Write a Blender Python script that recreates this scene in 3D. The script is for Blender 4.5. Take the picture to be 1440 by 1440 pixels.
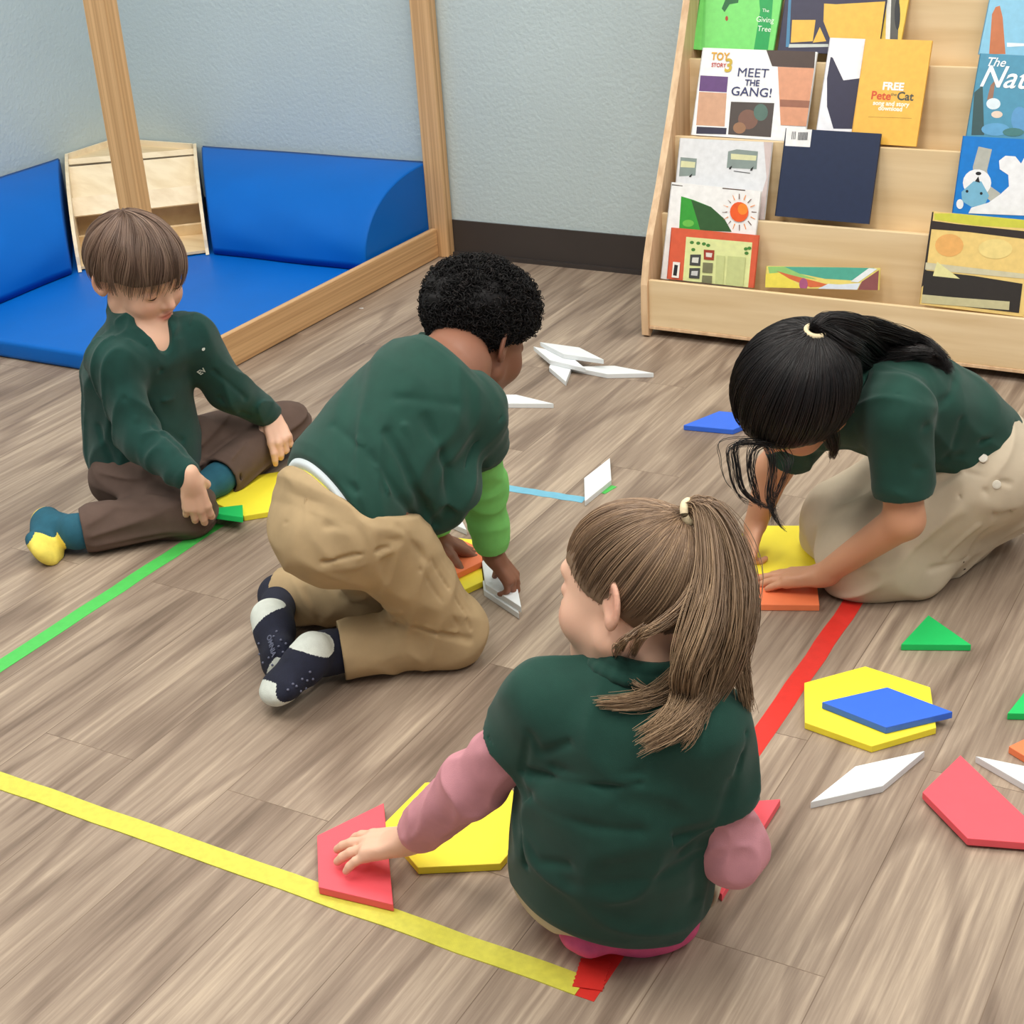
import bpy, bmesh, math, random
import numpy as np
from mathutils import Vector, Matrix
random.seed(5); np.random.seed(5)
for o in list(bpy.data.objects): bpy.data.objects.remove(o)
sc = bpy.context.scene; COL = sc.collection
PI = math.pi

# ------------------------------------------------------------------ camera
CAM = np.array([0, 0, 1.3]); FPX = 2159.3
pt, rl, yw = [math.radians(a) for a in (25.89, -3.836, 30.642)]
_F = np.array([-math.sin(yw)*math.cos(pt), math.cos(yw)*math.cos(pt), -math.sin(pt)])
_rt = np.array([math.cos(yw), math.sin(yw), 0.]); _up = np.cross(_rt, _F)
_R = math.cos(rl)*_rt + math.sin(rl)*_up; _U = -math.sin(rl)*_rt + math.cos(rl)*_up
cd = bpy.data.cameras.new('camera'); cam = bpy.data.objects.new('camera', cd); COL.objects.link(cam)
cd.sensor_fit = 'HORIZONTAL'; cd.sensor_width = 36; cd.lens = FPX/1440*36; cd.clip_start = .05
cam.matrix_world = Matrix([[_R[i], _U[i], -_F[i], CAM[i]] for i in range(3)] + [[0, 0, 0, 1]])
sc.camera = cam
# ------------------------------------------------------------------ light
sc.view_settings.view_transform = 'Standard'; sc.view_settings.look = 'None'
sc.view_settings.gamma = 1; sc.view_settings.use_curve_mapping = False
sc.view_settings.exposure = -0.42
wd = bpy.data.worlds.new('world'); sc.world = wd; wd.use_nodes = True
wd.node_tree.nodes['Background'].inputs[0].default_value = (.93, .97, 1, 1)
wd.node_tree.nodes['Background'].inputs[1].default_value = .42
LIGHT_W = 34.0
LIGHTS = [(-2.6, .7), (-.9, .7), (.8, .7), (-2.6, 2.5), (-.9, 2.5), (.8, 2.5)]
for x, y in LIGHTS:
    ld = bpy.data.lights.new('ceiling_light', 'AREA'); ld.shape = 'RECTANGLE'; ld.size = .58; ld.size_y = 1.18
    ld.energy = LIGHT_W*(1.08 if y < 1 else .88); ld.color = (1, .965, .90)
    lo = bpy.data.objects.new('ceiling_lamp_light', ld); COL.objects.link(lo); lo.location = (x, y, 2.66)

def ray(u, v): return _F + _R*((u-720)/FPX) - _U*((v-720)/FPX)
def P(u, v, z=0.):
    d = ray(u, v); return CAM + d*((z-CAM[2])/d[2])
def Pd(u, v, dep): return CAM + ray(u, v)*dep
def dep(p): return float((np.array(p)-CAM) @ _F)
def nrm(v): v = np.array(v, float); return v/np.linalg.norm(v)
def lin(c):
    return tuple(((x/255)/12.92 if x/255 <= .04045 else ((x/255+.055)/1.055)**2.4) for x in c[:3]) + (1,)

# ------------------------------------------------------------------ materials
def nt(m): return m.node_tree.nodes, m.node_tree.links
def mat(name, c, rough=.6, var=0, vscale=20, bump=0, bscale=200, coat=0, sss=0, spec=.5, stretch=None, sheen=0, c2=None, detail=4):
    m = bpy.data.materials.new(name); m.use_nodes = True; N, L = nt(m); b = N['Principled BSDF']
    b.inputs['Base Color'].default_value = lin(c); b.inputs['Roughness'].default_value = rough
    b.inputs['Specular IOR Level'].default_value = spec
    b.inputs['Coat Weight'].default_value = coat
    if sheen: b.inputs['Sheen Weight'].default_value = sheen; b.inputs['Sheen Roughness'].default_value = .5
    if sss: b.inputs['Subsurface Weight'].default_value = sss; b.inputs['Subsurface Radius'].default_value = (.012, .004, .002); b.inputs['Subsurface Scale'].default_value = 1
    tc = N.new('ShaderNodeTexCoord'); src = tc.outputs['Object']
    if stretch:
        mp = N.new('ShaderNodeMapping'); mp.inputs['Scale'].default_value = stretch; L.new(src, mp.inputs['Vector']); src = mp.outputs[0]
    nz = N.new('ShaderNodeTexNoise'); nz.inputs['Scale'].default_value = vscale; nz.inputs['Detail'].default_value = detail
    L.new(src, nz.inputs['Vector'])
    rp = N.new('ShaderNodeValToRGB'); a = np.array(lin(c)); v = var
    lo = tuple(np.clip(a[:3]*(1-v), 0, 1))+(1,); hi = tuple(np.clip(a[:3]*(1+v), 0, 1))+(1,)
    if c2: lo, hi = lin(c), lin(c2)
    rp.color_ramp.elements[0].color = lo; rp.color_ramp.elements[1].color = hi
    rp.color_ramp.elements[0].position = .3; rp.color_ramp.elements[1].position = .7
    L.new(nz.outputs['Fac'], rp.inputs[0]); L.new(rp.outputs[0], b.inputs['Base Color'])
    if bump:
        n2 = N.new('ShaderNodeTexNoise'); n2.inputs['Scale'].default_value = bscale; n2.inputs['Detail'].default_value = 3
        L.new(tc.outputs['Object'], n2.inputs['Vector'])
        bp = N.new('ShaderNodeBump'); bp.inputs['Strength'].default_value = bump; bp.inputs['Distance'].default_value = .002
        L.new(n2.outputs['Fac'], bp.inputs['Height']); L.new(bp.outputs[0], b.inputs['Normal'])
    return m
def mat_floor():
    m = bpy.data.materials.new('vinyl_planks'); m.use_nodes = True; N, L = nt(m); b = N['Principled BSDF']
    tc = N.new('ShaderNodeTexCoord')
    mp = N.new('ShaderNodeMapping'); mp.inputs['Rotation'].default_value = (0, 0, PI/2); mp.inputs['Location'].default_value = (.13, .06, 0)
    L.new(tc.outputs['Object'], mp.inputs['Vector'])
    br = N.new('ShaderNodeTexBrick'); br.offset = .37; br.offset_frequency = 2
    for k, v in (('Scale', 1), ('Mortar Size', .0007), ('Mortar Smooth', .2), ('Brick Width', 1.22), ('Row Height', .178)): br.inputs[k].default_value = v
    br.inputs['Color1'].default_value = (0, 0, 0, 1); br.inputs['Color2'].default_value = (1, 1, 1, 1); br.inputs['Mortar'].default_value = (.5, .5, .5, 1)
    L.new(mp.outputs[0], br.inputs['Vector'])
    # offset grain per plank
    sep = N.new('ShaderNodeSeparateColor'); L.new(br.outputs['Color'], sep.inputs[0])
    mul = N.new('ShaderNodeMath'); mul.operation = 'MULTIPLY'; mul.inputs[1].default_value = 37; L.new(sep.outputs[0], mul.inputs[0])
    cmb = N.new('ShaderNodeCombineXYZ'); L.new(mul.outputs[0], cmb.inputs[0]); L.new(mul.outputs[0], cmb.inputs[1])
    add = N.new('ShaderNodeVectorMath'); add.operation = 'ADD'; L.new(tc.outputs['Object'], add.inputs[0]); L.new(cmb.outputs[0], add.inputs[1])
    def scl(s, src=add.outputs[0]):
        q = N.new('ShaderNodeVectorMath'); q.operation = 'MULTIPLY'; q.inputs[1].default_value = s; L.new(src, q.inputs[0]); return q.outputs[0]
    # broad wandering grain: contour lines of a stretched noise
    n1 = N.new('ShaderNodeTexNoise'); n1.inputs['Scale'].default_value = 1; n1.inputs['Detail'].default_value = 1.5; n1.inputs['Roughness'].default_value = .35
    L.new(scl((8, 1.3, 1)), n1.inputs['Vector'])
    k1 = N.new('ShaderNodeMath'); k1.operation = 'MULTIPLY'; k1.inputs[1].default_value = 26; L.new(n1.outputs['Fac'], k1.inputs[0])
    s1 = N.new('ShaderNodeMath'); s1.operation = 'SINE'; L.new(k1.outputs[0], s1.inputs[0])
    pw = N.new('ShaderNodeMapRange'); pw.inputs[1].default_value = .2; pw.inputs[2].default_value = 1; L.new(s1.outputs[0], pw.inputs[0])
    n2 = N.new('ShaderNodeTexNoise'); n2.inputs['Scale'].default_value = 1; n2.inputs['Detail'].default_value = 6; n2.inputs['Roughness'].default_value = .65
    L.new(scl((95, 3.2, 1)), n2.inputs['Vector'])
    n3 = N.new('ShaderNodeTexNoise'); n3.inputs['Scale'].default_value = 1; n3.inputs['Detail'].default_value = 2
    L.new(scl((7, 1.0, 1)), n3.inputs['Vector'])
    def mth(op, a, bb, cc=None):
        q = N.new('ShaderNodeMath'); q.operation = op
        for i, x in enumerate((a, bb, cc)):
            if x is None: continue
            if isinstance(x, (int, float)): q.inputs[i].default_value = x
            else: L.new(x, q.inputs[i])
        return q.outputs[0]
    g = mth('MULTIPLY', n2.outputs['Fac'], .80)
    g = mth('MULTIPLY_ADD', n3.outputs['Fac'], .55, g)
    g = mth('ADD', g, .07)
    g = mth('MULTIPLY_ADD', pw.outputs[0], -.17, g)
    g = mth('MULTIPLY_ADD', sep.outputs[0], .10, g)
    rp = N.new('ShaderNodeValToRGB'); el = rp.color_ramp.elements
    el[0].position = .42; el[0].color = lin((102, 86, 73)); el[1].position = 1.0; el[1].color = lin((188, 169, 148))
    e = el.new(.62); e.color = lin((131, 113, 98)); e = el.new(.80); e.color = lin((154, 136, 119))
    L.new(g, rp.inputs[0])
    mx = N.new('ShaderNodeMixRGB'); mx.blend_type = 'MULTIPLY'; mx.inputs[2].default_value = (.55, .5, .46, 1)
    L.new(br.outputs['Fac'], mx.inputs[0]); L.new(rp.outputs[0], mx.inputs[1]); L.new(mx.outputs[0], b.inputs['Base Color'])
    b.inputs['Roughness'].default_value = .52; b.inputs['Specular IOR Level'].default_value = .35
    bp = N.new('ShaderNodeBump'); bp.inputs['Strength'].default_value = .12; bp.inputs['Distance'].default_value = .001
    L.new(n2.outputs['Fac'], bp.inputs['Height']); L.new(bp.outputs[0], b.inputs['Normal'])
    return m
def mat_wood(name, c1, c2, axis='z', rough=.45, fine=70, wig=3.0):
    m = bpy.data.materials.new(name); m.use_nodes = True; N, L = nt(m); b = N['Principled BSDF']
    tc = N.new('ShaderNodeTexCoord'); mp = N.new('ShaderNodeMapping')
    s = {'x': (wig, fine, fine), 'y': (fine, wig, fine), 'z': (fine, fine, wig)}[axis]
    mp.inputs['Scale'].default_value = s; L.new(tc.outputs['Object'], mp.inputs['Vector'])
    nz = N.new('ShaderNodeTexNoise'); nz.inputs['Scale'].default_value = 1; nz.inputs['Detail'].default_value = 5; nz.inputs['Distortion'].default_value = .25
    L.new(mp.outputs[0], nz.inputs['Vector'])
    rp = N.new('ShaderNodeValToRGB'); rp.color_ramp.elements[0].color = lin(c1); rp.color_ramp.elements[1].color = lin(c2)
    rp.color_ramp.elements[0].position = .33; rp.color_ramp.elements[1].position = .62
    L.new(nz.outputs['Fac'], rp.inputs[0]); L.new(rp.outputs[0], b.inputs['Base Color']); b.inputs['Roughness'].default_value = rough
    return m
def mat_attr(name, ca, cb, rough, attr='rnd', spec=.5, sss=0, mid=None, aniso=0, bump=0, bscale=300):
    m = bpy.data.materials.new(name); m.use_nodes = True; N, L = nt(m); b = N['Principled BSDF']
    at = N.new('ShaderNodeAttribute'); at.attribute_name = attr
    rp = N.new('ShaderNodeValToRGB'); rp.color_ramp.elements[0].color = lin(ca); rp.color_ramp.elements[1].color = lin(cb)
    if mid: e = rp.color_ramp.elements.new(.5); e.color = lin(mid)
    L.new(at.outputs['Fac'], rp.inputs[0]); L.new(rp.outputs[0], b.inputs['Base Color'])
    b.inputs['Roughness'].default_value = rough; b.inputs['Specular IOR Level'].default_value = spec
    b.inputs['Anisotropic'].default_value = aniso
    if sss: b.inputs['Subsurface Weight'].default_value = sss; b.inputs['Subsurface Radius'].default_value = (.010, .004, .002); b.inputs['Subsurface Scale'].default_value = 1
    if bump:
        tc = N.new('ShaderNodeTexCoord'); n2 = N.new('ShaderNodeTexNoise'); n2.inputs['Scale'].default_value = bscale
        L.new(tc.outputs['Object'], n2.inputs['Vector']); bp = N.new('ShaderNodeBump'); bp.inputs['Strength'].default_value = bump; bp.inputs['Distance'].default_value = .001
        L.new(n2.outputs['Fac'], bp.inputs['Height']); L.new(bp.outputs[0], b.inputs['Normal'])
    return m

M = {}
M['floor'] = mat_floor()
M['wall'] = mat('wall_paint', (188, 203, 206), .7, .03, 3, 1.0, 85)
M['ceil'] = mat('ceiling_tile', (225, 225, 220), .9, .03, 30)
M['base'] = mat('rubber_baseboard', (58, 52, 50), .45, .05, 10)
M['oak'] = mat_wood('oak_z', (184, 142, 96), (220, 180, 132), 'z', .5, 130, .8)
M['oak_y'] = mat_wood('oak_y', (186, 142, 96), (220, 178, 128), 'y', .5, 130, .8)
M['birch'] = mat_wood('birch_x', (222, 194, 150), (236, 212, 172), 'x', .45, 30, 2.2)
M['birch_z'] = mat_wood('birch_edge', (205, 168, 130), (228, 196, 158), 'z', .45, 60, 3)
M['birchpale'] = mat_wood('birch_pale', (232, 210, 174), (246, 228, 196), 'x', .5, 30, 3)
M['blue'] = mat('blue_vinyl', (0, 100, 192), .5, .05, 4, .06, 60, spec=.2)
M['bluemat'] = mat('blue_vinyl_mat', (0, 102, 196), .45, .05, 4, .05, 60, spec=.25)
for n, c in (('yellow', (250, 232, 60)), ('green', (20, 200, 100)), ('red', (240, 88, 100)), ('orange', (248, 132, 84)), ('bluefoam', (52, 108, 226)), ('white', (226, 230, 232))):
    M[n] = mat('foam_'+n, c, .55, .02, 40, .08, 700)
M['t_red'] = mat('tape_red', (214, 50, 42), .4, .05, 60, .1, 500); M['t_yel'] = mat('tape_yellow', (208, 203, 76), .5, .08, 90, .2, 700)
M['t_grn'] = mat('tape_green', (76, 190, 84), .5, .05, 60, .1, 500); M['t_blu'] = mat('tape_blue', (118, 186, 212), .5, .05, 60, .1, 500)
M['polo'] = mat('dark_green_knit', (27, 66, 56), .85, .10, 35, .25, 1500, sheen=.12, spec=.25)
M['knit'] = mat('dark_green_sweater', (27, 66, 60), .9, .10, 45, .5, 1100, sheen=.15, spec=.2)
M['khaki'] = mat('khaki_twill', (176, 152, 116), .85, .07, 25, .25, 1600, spec=.25)
M['khaki2'] = mat('light_khaki_twill', (198, 183, 160), .8, .05, 25, .2, 1600, spec=.3)
M['brown'] = mat('brown_corduroy', (96, 78, 70), .85, .09, 30, .3, 1200, spec=.25)
M['lime'] = mat('lime_sleeve', (126, 206, 112), .8, .06, 40, .3, 900, spec=.25)
M['pink'] = mat('pink_sleeve', (208, 146, 156), .8, .06, 40, .25, 900, spec=.25)
M['hotpink'] = mat('pink_sock', (226, 92, 140), .8, .1, 60, .3, 900)
M['teal'] = mat('teal_sock', (28, 88, 108), .85, .1, 60, .35, 900)
M['sockyel'] = mat('yellow_sock', (238, 218, 96), .85, .12, 50, .3, 900)
M['navysock'] = mat('navy_sock', (24, 28, 48), .9, .15, 80, .4, 900)
M['whitesock'] = mat('white_sock', (216, 222, 214), .9, .06, 80, .4, 900)
M['greydot'] = mat('grey_grip_dot', (98, 102, 124), .6, .05)
M['whitecloth'] = mat('white_undershirt', (214, 224, 228), .85, .03, 30)
M['yelcloth'] = mat('yellow_waistband', (222, 214, 92), .8, .05, 40)
M['tie'] = mat('cream_hair_tie', (226, 208, 170), .8, .12, 200, .3, 900)
M['button'] = mat('cream_button', (226, 220, 206), .35, .02)
M['thread'] = mat('white_thread', (226, 232, 230), .7, .02)
M['lash'] = mat('eyelash', (60, 40, 30), .8)
M['dark'] = mat('dark_gap', (30, 26, 22), .8)
def skin(n, c, cr): return mat_attr(n, c, cr, .5, 'red', .4, .12, bump=.05, bscale=400)
M['skin_pale'] = skin('skin_fair', (230, 184, 158), (206, 112, 100))
M['skin_tan'] = skin('skin_tan', (204, 150, 118), (172, 96, 78))
M['skin_brown'] = skin('skin_brown', (138, 94, 74), (112, 66, 56))
M['hair_b1'] = mat_attr('hair_light_brown', (80, 60, 50), (160, 134, 114), .42, mid=(116, 92, 78))
M['hair_g1'] = mat_attr('hair_dark_blonde', (84, 64, 50), (196, 164, 128), .42, mid=(134, 108, 84))
M['hair_b2'] = mat_attr('hair_black_curls', (14, 13, 14), (48, 41, 39), .7, spec=.25, mid=(24, 22, 23))
M['hair_g2'] = mat_attr('hair_black', (13, 12, 14), (50, 38, 36), .38, mid=(22, 19, 20))

# ------------------------------------------------------------------ object helpers
def link(name, me, m=None, parent=None, origin=None):
    o = bpy.data.objects.new(name, me); COL.objects.link(o)
    if m is not None:
        for q in (m if isinstance(m, (list, tuple)) else [m]): me.materials.append(q)
    if parent is not None: o.parent = parent
    return o
def tag(o, label=None, cat=None, group=None, kind=None):
    if label: o['label'] = label
    if cat: o['category'] = cat
    if group: o['group'] = group
    if kind: o['kind'] = kind
    return o
def empty(name, loc, label, cat, group=None, rz=0):
    o = bpy.data.objects.new(name, None); COL.objects.link(o); o.location = loc; o.rotation_euler = (0, 0, rz); o.empty_display_size = .05
    return tag(o, label, cat, group)
def mesh_np(name, V, Fc, smooth=True):
    me = bpy.data.meshes.new(name); V = np.asarray(V, np.float32); Fc = np.asarray(Fc, np.int32); k = Fc.shape[1]
    me.vertices.add(len(V)); me.vertices.foreach_set('co', V.ravel())
    me.loops.add(Fc.size); me.loops.foreach_set('vertex_index', Fc.ravel())
    me.polygons.add(len(Fc)); me.polygons.foreach_set('loop_start', np.arange(0, Fc.size, k, dtype=np.int32))
    me.polygons.foreach_set('loop_total', np.full(len(Fc), k, np.int32))
    me.polygons.foreach_set('use_smooth', np.full(len(Fc), smooth)); me.update(calc_edges=True); me.validate()
    return me
def attr(me, name, vals):
    a = me.attributes.new(name, 'FLOAT', 'POINT'); a.data.foreach_set('value', np.asarray(vals, np.float32))
def bm_me(name, bm, smooth=False):
    bmesh.ops.recalc_face_normals(bm, faces=bm.faces)
    me = bpy.data.meshes.new(name); bm.to_mesh(me); bm.free()
    if smooth:
        for p in me.polygons: p.use_smooth = True
    return me
def box(bm, c, s, R=None):
    r = bmesh.ops.create_cube(bm, size=1)['verts']
    for v in r:
        p = Vector((v.co.x*s[0], v.co.y*s[1], v.co.z*s[2]))
        if R is not None: p = R @ p
        v.co = p + Vector(c)
    return r
def prism(bm, pts, z0, z1, f=None):
    f = f or (lambda x, y, z: (x, y, z))
    a = [bm.verts.new(f(x, y, z0)) for x, y in pts]; b = [bm.verts.new(f(x, y, z1)) for x, y in pts]
    n = len(pts); bm.faces.new(a[::-1]); bm.faces.new(b)
    for i in range(n): bm.faces.new((a[i], a[(i+1) % n], b[(i+1) % n], b[i]))
def bev(bm, w, seg=2):
    bmesh.ops.bevel(bm, geom=[e for e in bm.edges], offset=w, segments=seg, affect='EDGES', profile=.6)

# ------------------------------------------------------------------ setting
def plane_box(name, x0, x1, y0, y1, z0, z1, m):
    bm = bmesh.new(); box(bm, ((x0+x1)/2, (y0+y1)/2, (z0+z1)/2), (x1-x0, y1-y0, z1-z0))
    o = link(name, bm_me(name, bm), m); o['kind'] = 'structure'; return o
WX, WY = -3.655, 3.777
plane_box('floor', WX-.1, 2.6, -1.2, WY+.1, -.1, 0, M['floor'])
plane_box('wall_back', WX-.1, 2.6, WY, WY+.1, 0, 2.7, M['wall'])
plane_box('wall_left', WX-.1, WX, -1.2, WY, 0, 2.7, M['wall'])
plane_box('ceiling', WX-.1, 2.6, -1.2, WY+.1, 2.7, 2.8, M['ceil'])
for nm, x0, x1, y0, y1 in (('baseboard_back', WX, 2.6, WY-.006, WY), ('baseboard_left', WX, WX+.006, -1.2, WY-.006)):
    bm = bmesh.new(); box(bm, ((x0+x1)/2, (y0+y1)/2, .0535), (x1-x0, y1-y0, .107))
    if 'back' in nm: box(bm, ((x0+x1)/2, WY-.009, .006), (x1-x0, .014, .012))
    o = link(nm, bm_me(nm, bm), M['base']); o['kind'] = 'structure'
em = bpy.data.materials.new('lamp_diffuser'); em.use_nodes = True
em.node_tree.nodes['Principled BSDF'].inputs['Emission Color'].default_value = (1, .97, .92, 1)
em.node_tree.nodes['Principled BSDF'].inputs['Emission Strength'].default_value = 3
for i, (x, y) in enumerate(LIGHTS):
    r = empty('ceiling_light', (x, y, 2.7), 'rectangular recessed ceiling light panel above the floor', 'ceiling light', 'ceiling light panels')
    bm = bmesh.new(); box(bm, (0, 0, -.006), (.6, 1.2, .01)); link('diffuser', bm_me('diffuser', bm), em, r)
    bm = bmesh.new()
    for sx, sy, w, h in ((0, .605, .64, .03), (0, -.605, .64, .03), (.305, 0, .03, 1.18), (-.305, 0, .03, 1.18)): box(bm, (sx, sy, -.01), (w, h, .02))
    link('frame', bm_me('frame', bm), M['button'], r)

# tapes on the floor: thin strips with real thickness
def tape(name, label, p0, p1, w, m, z=.0006, curl=0):
    p0, p1 = np.array(p0), np.array(p1); d = nrm(p1-p0); n = np.array([-d[1], d[0]])
    c = (p0+p1)/2; bm = bmesh.new(); Ls = np.linalg.norm(p1-p0); k = 24
    top = []
    for i in range(k+1):
        t = -Ls/2+Ls*i/k; wob = .0007*math.sin(i*1.7)+.0005*math.sin(i*4.1)
        zz = z + (curl*max(0, (i-k+1)) if curl else 0)
        top.append([bm.verts.new((*(d*t+n*(s*w/2+wob)), h)) for s in (-1, 1) for h in (.00005, zz)])
    for a, b in zip(top, top[1:]):
        for q in ((0, 1), (1, 3), (3, 2), (2, 0)): bm.faces.new((a[q[0]], a[q[1]], b[q[1]], b[q[0]]))
    bm.faces.new(top[0]); bm.faces.new(top[-1])
    o = link(name, bm_me(name, bm), m); o.location = (c[0], c[1], 0)
    return tag(o, label, 'floor tape')
def f2(u, v): return P(u, v)[:2]
tape('floor_tape', 'long straight green tape line on the floor at left', (-1.883, .9), (-1.879, 2.04), .033, M['t_grn'])
tape('floor_tape', 'yellow tape line across the lower left of the floor', (-1.98, 1.231), (-.668, 1.2145), .033, M['t_yel'], .0016)
tape('floor_tape', 'red tape line running beneath the ponytailed girl in front', (-.660, 1.198), (-.659, 2.30), .033, M['t_red'])
tape('floor_tape', 'pale blue tape line behind the boy with the lime sleeve', (-1.60, 2.389), (-1.258, 2.404), .025, M['t_blu'])
tape('floor_tape', 'short snippet of green tape just right of the upright white rhombus', f2(847, 694), f2(864, 684), .012, M['t_grn'], .001)
tape('tape_end', 'crumpled folded-over end of the red tape beside the yellow tape', f2(826, 1392), f2(838, 1352), .036, M['t_red'], .0026)
# scrap
bm = bmesh.new(); prism(bm, [(-.006, -.002), (.006, .001), (.004, .005), (-.001, .003)], 0, .0012)
o = link('paper_scrap', bm_me('paper_scrap', bm), M['white']); o.location = (*f2(508, 434), .0002); tag(o, 'tiny white scrap of paper on the floor near the wooden rail', 'paper scrap')

# ------------------------------------------------------------------ foam pattern blocks
S = .108; TH = .0115; C30 = math.cos(PI/6)
SH = {'hexagon': [(S*math.cos(a*PI/3), S*math.sin(a*PI/3)) for a in range(6)],
 'square': [(S/2, S/2), (-S/2, S/2), (-S/2, -S/2), (S/2, -S/2)],
 'triangle': [(S/math.sqrt(3)*math.cos(PI/2+a*2*PI/3), S/math.sqrt(3)*math.sin(PI/2+a*2*PI/3)) for a in range(3)],
 'trapezoid': [(-S, -S*C30/2), (S, -S*C30/2), (S/2, S*C30/2), (-S/2, S*C30/2)],
 'rhombus': [(S*C30, 0), (0, S/2), (-S*C30, 0), (0, -S/2)],
 'thin_rhombus': [(S*math.cos(PI/12), 0), (0, S*math.sin(PI/12)), (-S*math.cos(PI/12), 0), (0, -S*math.sin(PI/12))]}
def block(shape, colr, x, y, rot, label, z=0., rx=0, ry=0, matr=None):
    bm = bmesh.new(); prism(bm, SH[shape], 0, TH); bmesh.ops.recalc_face_normals(bm, faces=bm.faces); bev(bm, .0012, 2)
    nm = {'white': 'white', 'bluefoam': 'blue'}.get(colr, colr)+'_'+shape+'_block'
    o = link(nm, bm_me('block', bm), M[colr])
    if matr is not None: o.matrix_world = matr
    else:
        o.location = (x, y, z+.0004); o.rotation_euler = (math.radians(rx), math.radians(ry), math.radians(rot))
    grp = {'white': 'white rhombus blocks'}.get(colr, nm.split('_')[0]+' pattern blocks')
    return tag(o, label, 'pattern block', grp)
block('hexagon', 'yellow', -.538, 1.910, -70.3, 'yellow foam hexagon lying on the floor under a blue rhombus')
block('rhombus', 'bluefoam', -.507, 1.897, 15.8, 'blue foam rhombus lying on top of a yellow hexagon', TH+.0004)
block('thin_rhombus', 'white', -.484, 1.738, 59.3, 'thin white rhombus alone on the floor in front of the blue rhombus')
block('trapezoid', 'red', -.335, 1.724, 137.1, 'large red trapezoid lying beside the end of a white rhombus at the right edge', .004, 0, 0)
block('square', 'orange', -.254, 1.905, 60, 'orange square at the right edge above the red trapezoid')
block('triangle', 'green', -.310, 2.017, 141.9, 'green triangle cut off by the right edge of the photo')
block('triangle', 'green', -.505, 2.146, 22.5, 'green foam triangle lying alone in front of the khaki skirt')
block('thin_rhombus', 'white', -.262, 1.822, -12, 'white rhombus tucked behind the red trapezoid at the right edge')
block('square', 'orange', -.771, 2.196, 22, 'orange foam square under the flat hand of the black-haired girl')
block('hexagon', 'yellow', -.825, 2.334, 22, 'yellow foam hexagon between the black-haired girl\'s two hands')
block('thin_rhombus', 'white', -.852, 2.200, 103, 'white rhombus standing in the gap beside the black-haired girl\'s orange square')
block('rhombus', 'bluefoam', -1.141, 2.850, 37.7, 'blue foam rhombus on the floor behind the black-haired girl\'s head')
block('thin_rhombus', 'white', -1.645, 3.045, -26, 'white rhombus underneath in the pile near the bookshelf', TH+.0004)
block('thin_rhombus', 'white', -1.622, 3.066, -16, 'topmost white rhombus of the pile near the bookshelf', 2*TH+.0008)
block('thin_rhombus', 'white', -1.628, 3.020, -56, 'white rhombus poking out toward the viewer from the pile near the bookshelf')
block('thin_rhombus', 'white', -1.505, 3.039, 8.3, 'rightmost white rhombus of the pile near the bookshelf')
block('thin_rhombus', 'white', -1.638, 2.795, 5, 'white rhombus half hidden behind the curly-haired boy\'s shoulder')
def tips(a, b, z):   # centre and heading of a thin rhombus whose two sharp tips are read at a and b
    A, B = P(*a, z), P(*b, z); c = (A+B)/2; d = B-A; return c[0], c[1], math.degrees(math.atan2(d[1], d[0]))
block('thin_rhombus', 'white', *tips((823, 704), (857, 645), TH), 'thin white rhombus at the right end of the pale blue tape')
_T = P(733, 855, .022); _a = math.radians(-41); _cx, _cy = _T[0]-.104*math.cos(_a), _T[1]-.104*math.sin(_a)
block('thin_rhombus', 'white', _cx, _cy, -41, 'upper of two stacked white rhombuses under the lime-sleeved boy\'s right hand', TH+.0004)
block('thin_rhombus', 'white', _cx-.003, _cy-.002, -41.5, 'lower of two stacked white rhombuses under the lime-sleeved boy\'s right hand')
block('thin_rhombus', 'white', -1.483, 2.240, 147.4, 'white rhombus beyond the kneeling boy\'s left hand, touching the yellow hexagon')
block('hexagon', 'yellow', -1.350, 2.062, 10, 'yellow foam hexagon under the kneeling boy\'s orange square')
block('square', 'orange', -1.350, 2.062, -18, 'orange foam square under the kneeling boy\'s left hand', TH+.0004)
block('hexagon', 'yellow', -1.862, 2.175, -76, 'yellow foam hexagon between the seated boy and the kneeling boy')
block('square', 'orange', -2.087, 2.478, -15, 'orange block peeking out behind the seated boy\'s knee')
block('trapezoid', 'red', -1.043, 1.288, 126.5+0, 'red trapezoid under the front girl\'s outstretched left hand', .002)
block('hexagon', 'yellow', -.951, 1.414, -91, 'yellow foam hexagon beside the front girl\'s left hip')
block('trapezoid', 'red', -.622, 1.530, 90.5, 'red trapezoid half hidden under the front girl\'s right elbow', 0)
_B, _A = P(342, 727, .034), P(341, 707, .008); _A = _B+nrm(_A-_B)*S; _m = (_A+_B)/2; _x = nrm(_A-_B); _w = P(285, 722, .04)-_m; _w = nrm(_w-_x*(_w@_x)); _n = np.cross(_x, _w)
if _n[2] < 0: _x = -_x; _n = -_n
_c = _m+_w*S/(2*math.sqrt(3)); GT = block('triangle', 'green', 0, 0, 0, 'green triangle held in the seated boy\'s right hand', matr=Matrix([[_x[i], _w[i], _n[i], _c[i]-_n[i]*TH] for i in range(3)]+[[0, 0, 0, 1]]))

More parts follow.
